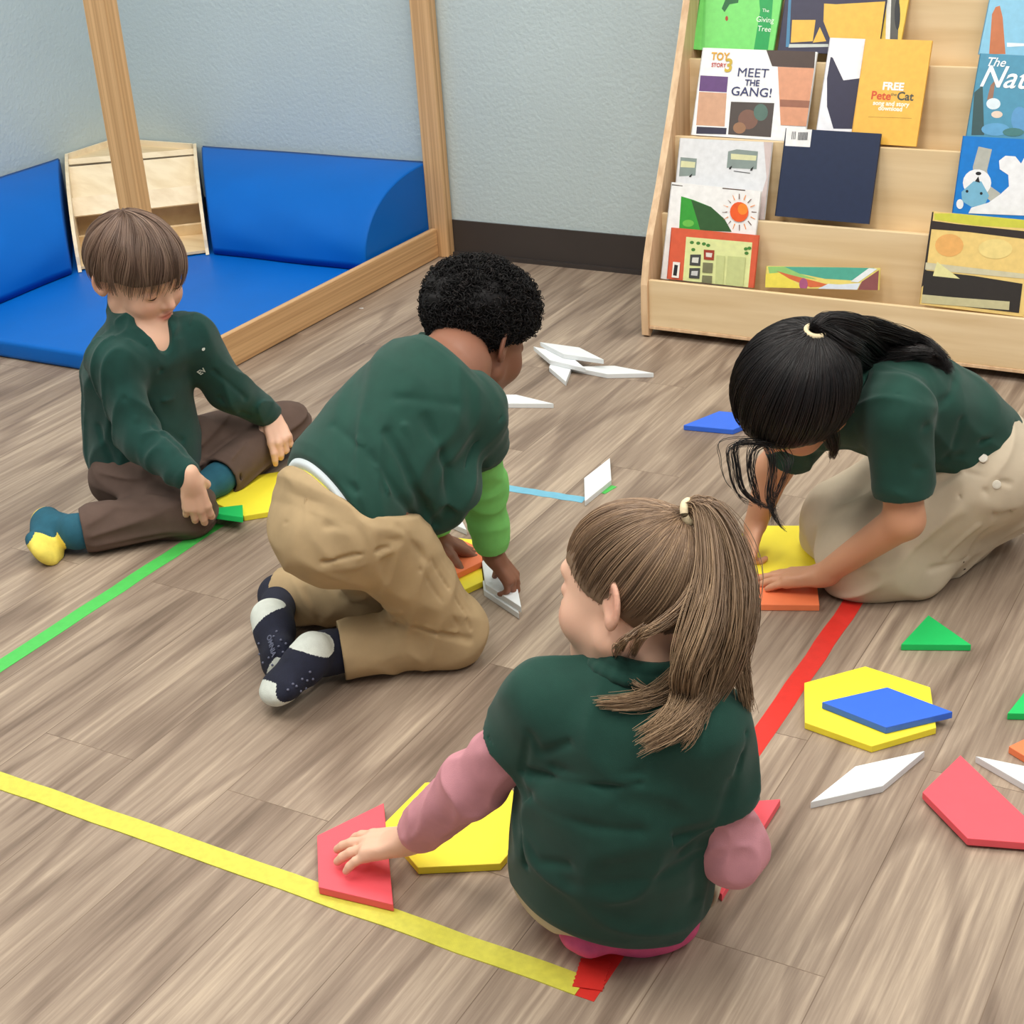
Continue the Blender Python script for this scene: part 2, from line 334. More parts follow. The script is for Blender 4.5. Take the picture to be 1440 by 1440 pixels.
# ------------------------------------------------------------------ play corner
bm = bmesh.new(); prism(bm, [(WX+.02, 2.605), (-2.425, 2.605), (-2.425, 3.765), (WX+.02, 3.765)], 0.001, .05); bmesh.ops.recalc_face_normals(bm, faces=bm.faces); bev(bm, .012, 3)
o = link('play_mat', bm_me('play_mat', bm, True), M['bluemat']); tag(o, 'flat square blue vinyl floor mat filling the corner', 'mat')
DR, DL = .37, .385; HB = .275
def bolster(name, label, fn, s0b, s0t, s1, D):
    """fn(s,d,z)->world ; s along wall, d from the wall"""
    prof = [(0.004, .052)]
    n = 16
    prof = [(.006, .053), (D, .053)]
    for i in range(n+1):
        a = PI/2*i/n; prof.append((.035+(D-.035)*math.cos(a)**.9, .075+(HB-.075)*math.sin(a)**.95))
    prof.append((.006, HB))
    bm = bmesh.new(); rings = []
    K = 18
    for k in range(K+1):
        t = k/K; ring = []
        for d, z in prof:
            s0 = s0t+(s0b-s0t)*(d/D); s = s0+(s1-s0)*t
            w = .0022*math.sin(9*t+5*z*10)*(1 if 0 < k < K else 0)
            inset = .006 if k in (0, K) else 0
            ring.append(bm.verts.new(fn(s, d+w, z)))
        rings.append(ring)
    m_ = len(prof)
    for a, b in zip(rings, rings[1:]):
        for i in range(m_): bm.faces.new((a[i], a[(i+1) % m_], b[(i+1) % m_], b[i]))
    bm.faces.new(rings[0]); bm.faces.new(rings[-1][::-1])
    bmesh.ops.recalc_face_normals(bm, faces=bm.faces)
    caps = [f for f in bm.faces if len(f.verts) > 4]
    ed = list({e for f in caps for e in f.edges})
    bmesh.ops.bevel(bm, geom=ed, offset=.004, segments=2, affect='EDGES')
    me = bm_me(name, bm, True)
    o = link(name, me, M['blue']); tag(o, label, 'cushion', 'blue corner bolsters'); 
    md = o.modifiers.new('n', 'WEIGHTED_NORMAL') ; return o
bolster('bolster_cushion', 'quarter-round blue vinyl bolster against the back wall beside the wooden post', lambda s, d, z: (s, WY-d, z), -2.985, -3.292, -2.436, DR)
bolster('bolster_cushion', 'quarter-round blue vinyl bolster along the left wall at the photo\'s left edge', lambda s, d, z: (WX+d, s, z), 3.115, 3.52, 2.62, DL)
# corner shelf
cs = empty('corner_shelf', (-3.35, 3.48, .051), 'small curved pale wood corner shelf between the blue bolsters', 'shelf')
off = np.array([-3.35, 3.48, .051])
TL_, TR_ = np.array([WX+.01, 3.535]), np.array([-3.305, WY-.008]); BL_, BR_ = np.array([-3.262, 3.13]), np.array([-2.995, 3.40])
def sidept(T, B, s): return T+(B-T)*s
def side_panel(T, B, inward):
    bm = bmesh.new(); pr = [(0, .052)]
    n = 14; pr = [(0.0, .052), (1, .052)]+[(math.cos(PI/2*i/n)*.93+.06*0+.05*math.cos(PI/2*i/n), .07+.212*math.sin(PI/2*i/n)) for i in range(n+1)]
    w = .010
    A = [bm.verts.new(Vector((*(sidept(T, B, s)), z))-Vector(off)) for s, z in pr]
    Bv = [bm.verts.new(Vector((*(sidept(T, B, s)+inward*w), z))-Vector(off)) for s, z in pr]
    bm.faces.new(A); bm.faces.new(Bv[::-1])
    for i in range(len(pr)): j = (i+1) % len(pr); bm.faces.new((A[i], A[j], Bv[j], Bv[i]))
    return link('side_panel', bm_me('side_panel', bm), M['birchpale'], cs)
ac = nrm(BR_-BL_)
side_panel(TL_, BL_, ac); side_panel(TR_, BR_, -ac)
def cross_board(name, s0, z0, s1, z1, th=.008, m='birchpale'):
    bm = bmesh.new(); pts = []
    for s, z in ((s0, z0), (s1, z1)):
        for T, B in ((TL_, BL_), (TR_, BR_)): pts.append(np.array([*(sidept(T, B, s)+(ac if T is TL_ else -ac)*.010), z])-off)
    n = nrm(np.cross(pts[1]-pts[0], pts[2]-pts[0]))*th
    a = [bm.verts.new(pts[i]) for i in (0, 1, 3, 2)]; b = [bm.verts.new(pts[i]+n) for i in (0, 1, 3, 2)]
    bm.faces.new(a); bm.faces.new(b[::-1])
    for i in range(4): bm.faces.new((a[i], a[(i+1) % 4], b[(i+1) % 4], b[i]))
    return link(name, bm_me(name, bm), M[m], cs)
cross_board('top_board', .10, .276, .13, .262)
cross_board('display_board', .22, .266, .42, .192)
cross_board('front_lip', .555, .212, .615, .164)
cross_board('shelf_board', .42, .190, .60, .166, m='birch')
cross_board('back_board', .40, .052, .40, .155, m='birch')
cross_board('lower_shelf', .40, .062, .96, .062, m='birch')
cross_board('lower_lip', .55, .060, .58, .100, m='birch')
bm = bmesh.new()
tri = [(WX+.008, WY-.008), tuple(TL_), tuple(TR_)]
prism(bm, [(x-off[0], y-off[1]) for x, y in tri], .205, .213); link('top_panel', bm_me('top_panel', bm), M['birch'], cs)
bm = bmesh.new(); box(bm, (WX+.012-off[0], (TL_[1]+WY)/2-off[1], .215), (.008, WY-TL_[1]-.016, .03)); box(bm, ((WX+TR_[0])/2-off[0], WY-.012-off[1], .215), (TR_[0]-WX-.03, .008, .03))
link('back_rim', bm_me('back_rim', bm), M['birchpale'], cs)

# wooden frame: rail and two posts
fr = empty('wooden_play_frame', (-2.405, 3.2, 0), 'tall oak frame with a floor rail and two posts edging the blue corner', 'frame')
def bbox(name, x0, x1, y0, y1, z0, z1, m, par, ox, oy, b=.003):
    bm = bmesh.new(); box(bm, ((x0+x1)/2-ox, (y0+y1)/2-oy, (z0+z1)/2), (x1-x0, y1-y0, z1-z0)); bmesh.ops.recalc_face_normals(bm, faces=bm.faces); bev(bm, b)
    return link(name, bm_me(name, bm), m, par)
bbox('floor_rail', -2.424, -2.405, 2.62, 3.735, .0015, .088, M['oak_y'], fr, -2.405, 3.2)
bbox('post', -2.436, -2.372, 3.738, 3.773, .0, 2.3, M['oak'], fr, -2.405, 3.2)
bbox('post', -2.503, -2.439, 2.560, 2.598, .0, 2.3, M['oak'], fr, -2.405, 3.2)
bbox('top_rail', -2.424, -2.405, 2.56, 3.77, 2.3, 2.39, M['oak_y'], fr, -2.405, 3.2)

# ------------------------------------------------------------------ bookshelf
SX0, SX1 = -1.545, -.33
bsx, bsy = (SX0+SX1)/2, 3.55
bs = empty('bookshelf', (bsx, bsy, 0), 'light birch display bookshelf with stepped book pockets by the back wall', 'bookshelf')
LIPS = [(3.318, .147), (3.405, .291), (3.490, .461), (3.584, .629), (3.672, .80)]
def sidep(x0, x1):
    bm = bmesh.new(); prof = [(3.765, .012), (3.33, .012), (3.312, .0), (3.300, .006), (3.298, .06), (3.300, .135), (3.315, .19), (3.340, .251), (3.400, .36), (3.474, .515), (3.542, .672), (3.58, .766), (3.64, .90), (3.665, .93), (3.70, .945), (3.765, .945)]
    A = [bm.verts.new((x0-bsx, y-bsy, z)) for y, z in prof]; B = [bm.verts.new((x1-bsx, y-bsy, z)) for y, z in prof]
    bm.faces.new(A); bm.faces.new(B[::-1])
    for i in range(len(prof)): j = (i+1) % len(prof); bm.faces.new((A[i], A[j], B[j], B[i]))
    return link('side_panel', bm_me('side_panel', bm), M['birch_z'], bs)
sidep(SX0, SX0+.018); sidep(SX1-.018, SX1)
def bb(name, y0, y1, z0, z1, m='birch', b=.0015):
    return bbox(name, SX0+.018, SX1-.018, y0, y1, z0, z1, M[m], bs, bsx, bsy, b)
bb('front_panel', 3.306, LIPS[0][0], .030, LIPS[0][1]); bb('bottom_trim', 3.304, 3.322, .022, .030, 'birch_z', .001)
bb('toe_kick', 3.36, 3.375, 0, .03, 'base')
for i in range(1, 5):
    y, z = LIPS[i]; bb('tier_panel', y-.012, y, .04 if i == 1 else LIPS[i-1][1]-.06, z)
for i in range(4):
    bb('ledge', LIPS[i][0], LIPS[i+1][0]-.012, LIPS[i][1]-.028 if i else .045, LIPS[i][1]-.02 if i else .053)
bb('back_panel', 3.755, 3.765, .012, .93)
bb('top_board', 3.66, 3.755, .925, .935)

FONT = None
def text_mesh(s, size, bold=0, shear=0, extr=.0):
    cu = bpy.data.curves.new('t', 'FONT'); cu.body = s; cu.size = size; cu.align_x = 'CENTER'; cu.align_y = 'CENTER'; cu.offset = bold; cu.shear = shear; cu.resolution_u = 3
    o = bpy.data.objects.new('t', cu); COL.objects.link(o); dg = bpy.context.evaluated_depsgraph_get(); dg.update()
    me = bpy.data.meshes.new_from_object(o.evaluated_get(dg)); bpy.data.objects.remove(o); return me
_fm = {}
def flatmat(c, rough=.35):
    k = tuple(c)
    if k not in _fm: _fm[k] = mat('print_%d_%d_%d' % k, c, rough, .06, 60)
    return _fm[k]
def book(label, tier, TL, TR, hpx, cover, art=(), texts=(), off=0., th=.008, group='picture books on the birch bookshelf', name='picture_book'):
    """tier: pocket behind LIPS[tier]; corners are photo readings turned into a real rectangle on the leaning plane"""
    zb = (LIPS[tier][1]-.018) if tier else .055
    yb = LIPS[tier][0]+.012; yt, zt = LIPS[tier+1][0]-.013, LIPS[tier+1][1]
    O = np.array([0, yb, zb]); up = nrm([0, yt-yb, zt-zb]); X = np.array([1., 0, 0]); n = np.cross(X, up)   # n points to the viewer (-y, +z)
    O = O+n*(off+th)
    def uv(px):
        d = ray(*px); t = ((O-CAM)@n)/(d@n); q = CAM+d*t-O; return np.array([q@X, q@up])
    a, b, c = uv(TL), uv(TR), uv(hpx)
    e1 = nrm(b-a); e2 = np.array([-e1[1], e1[0]]); w = np.linalg.norm(b-a); h = (a-c)@e2
    if (a-e2*h)[1] < 0.0: h = (a[1])/max(e2[1], .9)
    # keep the lowest corner on the ledge
    bl = a-e2*h; br = b-e2*h
    org = (bl+br)/2
    W3 = lambda p: O+X*p[0]+up*p[1]
    ex = X*e1[0]+up*e1[1]; ey = X*e2[0]+up*e2[1]; o3 = W3(org)
    r = empty(name, (0, 0, 0), label, 'book', group)
    r.matrix_world = Matrix([[ex[i], ey[i], n[i], o3[i]] for i in range(3)]+[[0, 0, 0, 1]])
    bm = bmesh.new(); box(bm, (0, h/2, -.0009), (w, h, .0018)); box(bm, (0, h/2, -th+.0009), (w, h, .0018)); box(bm, (-w/2+.001, h/2, -th/2), (.002, h, th)); 
    link('cover', bm_me('cover', bm), flatmat(cover), r)
    bm = bmesh.new(); box(bm, (.0005, h/2, -th/2), (w-.005, h-.005, th-.0036)); link('pages', bm_me('pages', bm), flatmat((236, 232, 220)), r)
    def loc(px): q = uv(px)-org; return np.array([q@e1, q@e2])
    if art:
        bm = bmesh.new(); mats = []; 
        for li, (c, poly) in enumerate(art):
            mm = flatmat(c)
            if mm not in mats: mats.append(mm)
            pts = [loc(p) for p in poly]
            pts = [(min(max(x, -w/2), w/2), min(max(y, 0.0), h)) for x, y in pts]
            vs = [bm.verts.new((x, y, .00015+.00012*li)) for x, y in pts]
            try: f = bm.faces.new(vs)
            except Exception: continue
            f.normal_update()
            if f.normal.z < 0: f.normal_flip()
            f.material_index = mats.index(mm)
        me = bpy.data.meshes.new('cover_art'); bm.to_mesh(me); bm.free(); link('cover_art', me, mats, r)
    for s, c, px, hp, *rest in texts:
        l = loc(px); l2 = loc((px[0], px[1]-hp)); size = np.linalg.norm(l2-l)*1.35
        me = text_mesh(s, size, size*(rest[0] if rest else 0), rest[1] if len(rest) > 1 else 0)
        if len(rest) > 2:
            for v_ in me.vertices: v_.co.x *= rest[2]
        t = link('title_text', me, flatmat(c), r); t.location = (l[0], l[1], .00015+.00012*(len(art)+2))
    return r
def ellp_px(cx, cy, rx, ry, n=18, a0=0, a1=360):
    return [(cx+rx*math.cos(math.radians(a0+(a1-a0)*i/n)), cy+ry*math.sin(math.radians(a0+(a1-a0)*i/n))) for i in range(n+(0 if a1-a0 == 360 else 1))]
NV = (38, 36, 66)
# top row
book('green picture book with a darker green band at the top left of the shelf', 3, (993, -60), (1108, -54), (986, 70), (120, 218, 112),
     [((104, 204, 98), [(989, -60), (994, -60), (991, 70), (986, 70)]), ((16, 160, 80), [(1064, -40), (1090, -38), (1087, 0), (1084, 40), (1080, 70), (1060, 70), (1064, 45), (1069, 15)]),
      ((20, 100, 50), [(1022, -5), (1040, -8), (1038, 4), (1026, 6), (1019, 17), (1015, 12)]), ((170, 60, 30), ellp_px(1022, 26, 2, 3.5))],
     [('The', (235, 255, 235), (1077, 15), 5), ('Giving', (235, 255, 235), (1076, 28), 8), ('Tree', (235, 255, 235), (1075, 41), 8)], off=0)
book('dark blue picture book with mustard yellow patches in the top row', 3, (1114, -70), (1257, -66), (1105, 72), (52, 50, 76),
     [((70, 130, 170), [(1110, -60), (1115, -60), (1110, 66), (1105, 66)]), ((232, 186, 78), [(1114, 28), (1147, 28), (1143, 58), (1112, 60)]), ((232, 186, 78), [(1159, 5), (1176, 6), (1245, 2), (1242, 55), (1168, 56), (1158, 30)]),
      ((232, 186, 78), [(1153, 38), (1162, 58), (1143, 60)]), ((200, 206, 200), [(1110, 62), (1165, 62), (1165, 66), (1109, 67)])], off=.009)
book('yellow and grey edged book squeezed beside the dark blue one', 3, (1248, -60), (1288, -58), (1244, 72), (236, 200, 84),
     [((232, 232, 226), [(1248, -50), (1255, -50), (1251, 70), (1245, 70)]), ((88, 88, 84), [(1255, -50), (1267, -50), (1262, 70), (1251, 70)]), ((40, 42, 48), ellp_px(1262, 20, 4, 22))], off=0)
book('light blue picture book at the top right corner of the photo', 3, (1403, -60), (1530, -52), (1395, 78), (136, 196, 226),
     [((196, 116, 74), [(1400, 10), (1406, 8), (1410, 24), (1414, 76), (1391, 76), (1395, 20)]), ((230, 240, 246), [(1416, 60), (1440, 61), (1440, 65), (1416, 66)])], off=0)
# second row
book('white picture book titled Meet the Gang on the left of the second row', 2, (988, 67), (1149, 73), (978, 190), (238, 240, 242),
     [((96, 60, 120), [(985, 106), (1024, 108), (1022, 130), (983, 128)]), ((206, 160, 130), [(983, 129), (1022, 131), (1019, 178), (979, 176)]), ((44, 40, 64), [(980, 178), (1022, 180), (1021, 189), (979, 188)]),
      ((72, 62, 58), [(1028, 143), (1089, 145), (1084, 193), (1024, 189)]), ((120, 84, 70), ellp_px(1052, 168, 14, 14)), ((80, 110, 100), ellp_px(1070, 158, 10, 12)), ((150, 110, 80), ellp_px(1040, 180, 9, 8)),
      ((66, 46, 38), [(1078, 69), (1147, 71), (1145, 96), (1086, 93)]), ((214, 150, 116), [(1094, 94), (1145, 96), (1138, 178), (1098, 176)]), ((150, 96, 74), [(1097, 140), (1141, 142), (1140, 152), (1097, 150)])],
     [('MEET', (34, 42, 98), (1059, 103), 13, .0, 0, 1.15), ('THE', (34, 42, 98), (1058, 117), 9, .02), ('GANG!', (34, 42, 98), (1057, 130), 13, .006, 0, 1.12),
      ('TOY', (214, 160, 40), (1013, 80), 11, .03, 0, .9), ('STORY', (190, 50, 40), (1011, 92), 6, .02, 0, .9), ('3', (200, 170, 50), (1025, 93), 19, .03)], off=.002)
book('white book with a dark blue shape beside the yellow book flap', 2, (1167, 53), (1222, 55), (1153, 195), (238, 238, 244),
     [(NV, [(1168, 80), (1171, 81), (1186, 113), (1210, 110), (1211, 182), (1172, 181), (1163, 150), (1163, 110)])], off=.0)
book('mustard yellow book with small white and red lettering in the second row', 2, (1217, 54), (1311, 57), (1208, 201), (238, 184, 76),
     [((190, 140, 50), [(1221, 164), (1282, 166), (1282, 166.8), (1221, 164.8)])],
     [('FREE', (250, 248, 240), (1256, 122), 11, .04), ('Pete', (212, 82, 40), (1239, 135), 12, .025), ('Cat', (74, 78, 66), (1273, 136), 12, .025), ('the', (74, 78, 66), (1257, 133), 5), ('song and story', (250, 246, 230), (1253, 146), 6.5, .03), ('download', (250, 246, 230), (1252, 153), 6.5, .03)], off=.009)
book('teal blue picture book with white script title at the right edge', 2, (1378, 75), (1520, 82), (1368, 192), (70, 144, 176),
     [((46, 80, 84), [(1370, 130), (1382, 120), (1384, 190), (1366, 190)]), ((150, 110, 90), [(1393, 120), (1400, 112), (1396, 140), (1388, 140)]), ((218, 232, 240), ellp_px(1397, 146, 10, 8)), ((226, 206, 190), ellp_px(1402, 161, 8, 5)), ((92, 160, 204), ellp_px(1400, 182, 20, 9)), ((86, 150, 200), ellp_px(1434, 168, 12, 18)), ((60, 120, 120), ellp_px(1425, 186, 15, 6))],
     [('The', (240, 246, 250), (1400, 88), 13, .01, .3), ('Nativity', (240, 246, 250), (1446, 112), 32, .01, .3)], off=.003)
# third row
book('pale grey-white picture book with grey buses in the third row', 1, (956, 194), (1086, 200), (948, 300), (224, 226, 230),
     [((206, 190, 188), [(1074, 199), (1086, 200), (1074, 310), (1060, 310), (1078, 250)]), ((136, 150, 146), [(957, 221), (980, 223), (978, 247), (955, 248)]), ((216, 216, 172), [(958, 226), (978, 228), (977, 236), (957, 235)]),
      ((136, 150, 146), [(1024, 213), (1036, 210), (1066, 213), (1064, 238), (1022, 236)]), ((216, 216, 172), [(1028, 216), (1064, 219), (1063, 226), (1028, 224)]),
      ((40, 40, 40), [(1026, 235), (1030, 233), (1028, 238), (1025, 238)]), ((40, 40, 40), [(1056, 237), (1060, 234), (1058, 240), (1055, 240)]), ((90, 90, 90), [(1032, 240), (1055, 243), (1055, 244), (1032, 241)]), ((40, 40, 40), [(970, 247), (974, 244), (972, 249), (969, 249)])], off=.0)
book('plain navy blue book seen from the back with a white barcode label', 1, (1105, 180), (1239, 188), (1094, 304), (32, 44, 74),
     [((240, 240, 240), [(1106, 180), (1142, 182), (1139, 207), (1104, 205)])]+[((50, 50, 56), [(1114+i*2.2, 185), (1115+i*2.2, 185), (1114+i*2.2, 196), (1113+i*2.2, 196)]) for i in range(3)]+[((50, 50, 56), [(1123+i*2, 186), (1124.2+i*2, 186), (1123.2+i*2, 197), (1122+i*2, 197)]) for i in range(7)], off=.003)
def bear():
    G, Wt, Bl = (176, 178, 170), (232, 234, 238), (116, 176, 206)
    return [(G, [(1376, 206), (1395, 210), (1388, 240), (1393, 262), (1407, 272), (1395, 285), (1370, 262), (1368, 235)]),
     (Wt, ellp_px(1374, 257, 20, 19)), (Bl, [(1369, 255), (1380, 255), (1391, 275), (1385, 288), (1366, 291), (1353, 283), (1352, 270)]), ((30, 30, 34), ellp_px(1376, 244, 4, 2.5)), ((24, 24, 28), [(1376, 248), (1371, 255), (1378, 257)]),
     ((24, 24, 28), ellp_px(1360, 269, 2, 2)), ((24, 24, 28), ellp_px(1380, 272, 2, 2)), (Wt, ellp_px(1350, 287, 5, 7)), (Wt, [(1362, 300), (1366, 292), (1390, 285), (1407, 273), (1419, 262), (1418, 246), (1406, 238), (1405, 226), (1414, 219), (1428, 220), (1436, 230), (1444, 215), (1460, 220), (1460, 304)])]
book('bright blue picture book with a white bear at the right edge', 1, (1354, 191), (1500, 199), (1341, 312), (0, 120, 206), bear(), off=.002)
# bottom row
book('white picture book with a green leaf and orange sun in the bottom row', 0, (944, 256), (1070, 269), (931, 392), (240, 240, 240),
     [((70, 60, 50), [(945, 259), (960, 261), (960, 262), (945, 260.5)]), ((90, 70, 60), [(1016, 264), (1048, 267), (1048, 268.5), (1016, 265.5)]), ((60, 160, 60), [(958, 276), (975, 281), (1000, 291), (1019, 308), (1029, 326), (955, 323)]),
      ((54, 92, 52), [(972, 281), (1000, 291), (1019, 308), (1029, 326), (985, 324)]), ((110, 190, 80), ellp_px(968, 314, 8, 5))]
     + [((236, 150, 70) if k % 2 else (120, 90, 80), [(1040+17*math.cos(k*PI/8)-.7*math.sin(k*PI/8), 298+18*math.sin(k*PI/8)+.7*math.cos(k*PI/8)), (1040+17*math.cos(k*PI/8)+.7*math.sin(k*PI/8), 298+18*math.sin(k*PI/8)-.7*math.cos(k*PI/8)), (1040+24*math.cos(k*PI/8)+.5*math.sin(k*PI/8), 298+26*math.sin(k*PI/8)), (1040+24*math.cos(k*PI/8)-.5*math.sin(k*PI/8), 298+26*math.sin(k*PI/8)+.8)]) for k in range(16)]
     + [((236, 96, 44), ellp_px(1040, 298, 13, 14)), ((246, 140, 50), ellp_px(1045, 294, 7, 8))], off=.0)
book('orange-red book with a pale green panel of small pictures in the bottom row', 0, (944, 320), (1067, 331), (938, 392), (216, 96, 66),
     [((222, 228, 162), [(965, 333), (1058, 341), (1052, 405), (960, 397)])]+[((74, 130, 60), ellp_px(x, y, 3, 2.4, 8)) for x, y in ((973, 341), (982, 342), (990, 343), (975, 351), (996, 345), (1049, 350), (1054, 349), (1050, 356))]
     + [((70, 70, 70), [(971, 358), (986, 358), (985, 374), (970, 373)]), ((214, 214, 206), [(974, 362), (983, 362), (982, 370), (973, 369)]), ((160, 60, 44), [(990, 351), (1005, 352), (1004, 366), (990, 365)]), ((222, 214, 206), [(993, 355), (1002, 356), (1001, 362), (993, 361)]),
        ((70, 70, 70), [(970, 377), (985, 377), (984, 392), (969, 391)]), ((200, 200, 200), [(973, 381), (982, 381), (981, 388), (972, 387)]), ((120, 120, 90), [(989, 369), (1003, 370), (1002, 384), (988, 383)]), ((120, 120, 90), [(988, 387), (1002, 388), (1001, 400), (987, 399)]),
        ((196, 204, 142), [(1008, 359), (1020, 360), (1017, 402), (1006, 401)]), ((196, 204, 142), [(1024, 360), (1049, 362), (1045, 404), (1021, 402)]), ((240, 236, 230), [(947, 368), (957, 369), (955, 391), (945, 390)]), ((40, 40, 44), [(949, 372), (954, 373), (952, 388), (947, 387)])], off=.010)
book('low colourful watercolour picture book lying in the bottom pocket', 0, (1077, 374), (1237, 377), (1075, 404), (232, 216, 120),
     [((84, 170, 150), [(1103, 375), (1180, 374), (1230, 376), (1210, 395), (1160, 392), (1120, 384)]), ((150, 200, 120), [(1080, 375), (1103, 375), (1125, 385), (1150, 393), (1082, 385)]), ((236, 220, 90), [(1077, 385), (1098, 383), (1130, 410), (1076, 404)]),
      ((214, 110, 70), [(1092, 381), (1110, 386), (1160, 399), (1180, 402), (1140, 404), (1110, 392)]), ((170, 90, 130), ellp_px(1130, 400, 6, 9)), ((216, 226, 240), [(1165, 399), (1180, 400), (1210, 398), (1205, 416), (1150, 412)]), ((230, 236, 240), [(1222, 377), (1234, 378), (1207, 397), (1196, 396)]), ((140, 84, 84), [(1212, 396), (1236, 380), (1234, 420), (1206, 416)])], off=.002)
book('yellow and dark brown picture book leaning at the bottom right edge', 0, (1311, 297), (1470, 312), (1294, 428), (234, 204, 128),
     [((206, 206, 76), [(1314, 300), (1345, 299), (1440, 305), (1470, 307), (1470, 324), (1440, 321), (1370, 317), (1314, 309)]), ((54, 46, 44), [(1308, 310), (1345, 315), (1440, 325), (1470, 328), (1470, 340), (1440, 336), (1360, 326), (1307, 322)]),
      ((54, 46, 44), [(1308, 298), (1313, 298), (1300, 400), (1294, 404)]), ((232, 176, 104), ellp_px(1335, 345, 20, 16)), ((236, 214, 140), ellp_px(1400, 350, 24, 14)), ((206, 200, 170), [(1302, 369), (1440, 385), (1440, 392), (1301, 379)]),
      ((50, 46, 44), [(1301, 380), (1370, 388), (1438, 399), (1433, 440), (1296, 424)]), ((196, 190, 150), [(1297, 414), (1340, 418), (1420, 424), (1419, 436), (1296, 426)]), ((226, 222, 160), [(1318, 368), (1350, 392), (1312, 388)])], off=.0)
# ------------------------------------------------------------------ implicit-surface modelling of the children
A3 = lambda *v: np.array(v, float)
class Pr:
    def __init__(s, fn, c, r, k=.012, op='u', hem=None): s.fn, s.c, s.r, s.k, s.op, s.hem = fn, np.array(c, float), r, k, op, hem
def cone_d(Q, a, b, ra, rb):
    ab = b-a; L2 = ab@ab+1e-12; t = np.clip(((Q-a)@ab)/L2, 0, 1); return np.linalg.norm(Q-a-t[:, None]*ab, axis=1)-(ra+(rb-ra)*t)
def cone(a, b, ra, rb, k=.015, op='u'):
    a, b = np.array(a, float), np.array(b, float)
    return Pr(lambda Q: cone_d(Q, a, b, ra, rb), (a+b)/2, np.linalg.norm(a-b)/2+max(ra, rb), k, op)
def ball(c, r, k=.01, op='u'): c = np.array(c, float); return Pr(lambda Q: np.linalg.norm(Q-c, axis=1)-r, c, r, k, op)
def ell_d(Q, c, rad, R):
    q = (Q-c)@R; k0 = np.linalg.norm(q/rad, axis=1); k1 = np.linalg.norm(q/(rad*rad), axis=1)+1e-9; return k0*(k0-1)/k1
def ell(c, rad, R=np.eye(3), k=.01, op='u'):
    c = np.array(c, float); rad = np.array(rad, float); return Pr(lambda Q: ell_d(Q, c, rad, R), c, rad.max(), k, op)
def smin(a, b, k):
    h = np.maximum(k-np.abs(a-b), 0)/k; return np.minimum(a, b)-h*h*k*.25
def loft(nodes, side, front, k=.015, off=0., op='u', ks=.03):
    """nodes (centre, half width, half depth)"""
    C = [np.array(n[0], float) for n in nodes]; W = [n[1]+off for n in nodes]; D = [n[2]+off for n in nodes]
    side = nrm(side); front = nrm(front-side*(front@side))
    def fn(Q):
        out = None
        for i in range(len(C)-1):
            ab = C[i+1]-C[i]; t = np.clip(((Q-C[i])@ab)/(ab@ab), 0, 1); q = Q-C[i]-t[:, None]*ab
            w = W[i]+(W[i+1]-W[i])*t; d = D[i]+(D[i+1]-D[i])*t; m = np.minimum(w, d)
            x = q@side; y = q@front; z2 = np.maximum((q*q).sum(1)-x*x-y*y, 0)
            e = (np.sqrt((x/w)**2+(y/d)**2+z2/m**2)-1)*m
            out = e if out is None else smin(out, e, ks)
        return out
    c = sum(C)/len(C); return Pr(fn, c, max(np.linalg.norm(p-c)+max(w, d) for p, w, d in zip(C, W, D)), k, op)
def plane(c, n, k=.004): c = np.array(c, float); n = nrm(n); return Pr(lambda Q: (Q-c)@n, c, 1e3, k, 'i', [(c, n, 9.)])
def cutp(p, c, n, k=.004):
    c = np.array(c, float); n = nrm(n); return Pr(lambda Q: -smin(-p.fn(Q), -((Q-c)@n), k), p.c, p.r, p.k, p.op, (p.hem or [])+[(c, n, p.r*1.1)])
def sleeve(a, b, ra, rb, k=.02, n=None, wall=.005, depth=.014, mid=None):
    a, b = np.array(a, float), np.array(b, float); d = nrm(b-a); n = d if n is None else nrm(n); L = np.linalg.norm(b-a); e = b+d*.05; re = rb+(rb-ra)*.05/L
    def fn(Q):
        o = cone_d(Q, a, e, ra, re); p = (Q-b)@n; i = cone_d(Q, a, e, ra-wall, re-wall)
        o = np.maximum(o, p); return np.maximum(o, -np.maximum(i, -(p+depth)))
    return Pr(fn, (a+e)/2, (L+.05)/2+max(ra, re), k, 'u', [(b, n, rb*1.7)])
def warp(Q, f, seed):
    r = np.random.RandomState(seed); A = r.normal(size=(4, 3)); A = A/np.linalg.norm(A, axis=1)[:, None]*f; ph = r.uniform(0, 6.28, 4)
    q = Q@A.T+ph; return (np.sin(q[:, 0]+1.4*np.sin(q[:, 1]*.8))+np.sin(q[:, 2]+1.4*np.sin(q[:, 3]*.7)))*.5
def folds(amp, f, d, ratio, seed, soft=2.0):
    d = nrm(d)
    def fn(Q):
        q = Q-np.outer(Q@d, d)*(1-ratio)
        return amp*(1.12-np.sqrt(warp(q, f, seed)**2+.015))**soft + amp*.35*warp(q, f*.45, seed+3)
    return fn
class Crease:
    def __init__(s): s.L = []
    def add(s, pts, w, A):
        pts = [np.array(p, float) for p in pts]
        for a, b in zip(pts, pts[1:]): s.L.append((a, b, w, A))
        return s
    def __call__(s, Q):
        o = np.zeros(len(Q))
        for a, b, w, A in s.L:
            m = np.linalg.norm(Q-(a+b)/2, axis=1) < np.linalg.norm(a-b)/2+3*w
            if m.any():
                dd = cone_d(Q[m], a, b, 0, 0); v = A*np.exp(-(dd/w)**2)
                cur = o[m]; o[m] = np.where(np.abs(v) > np.abs(cur), v, cur)
        return o
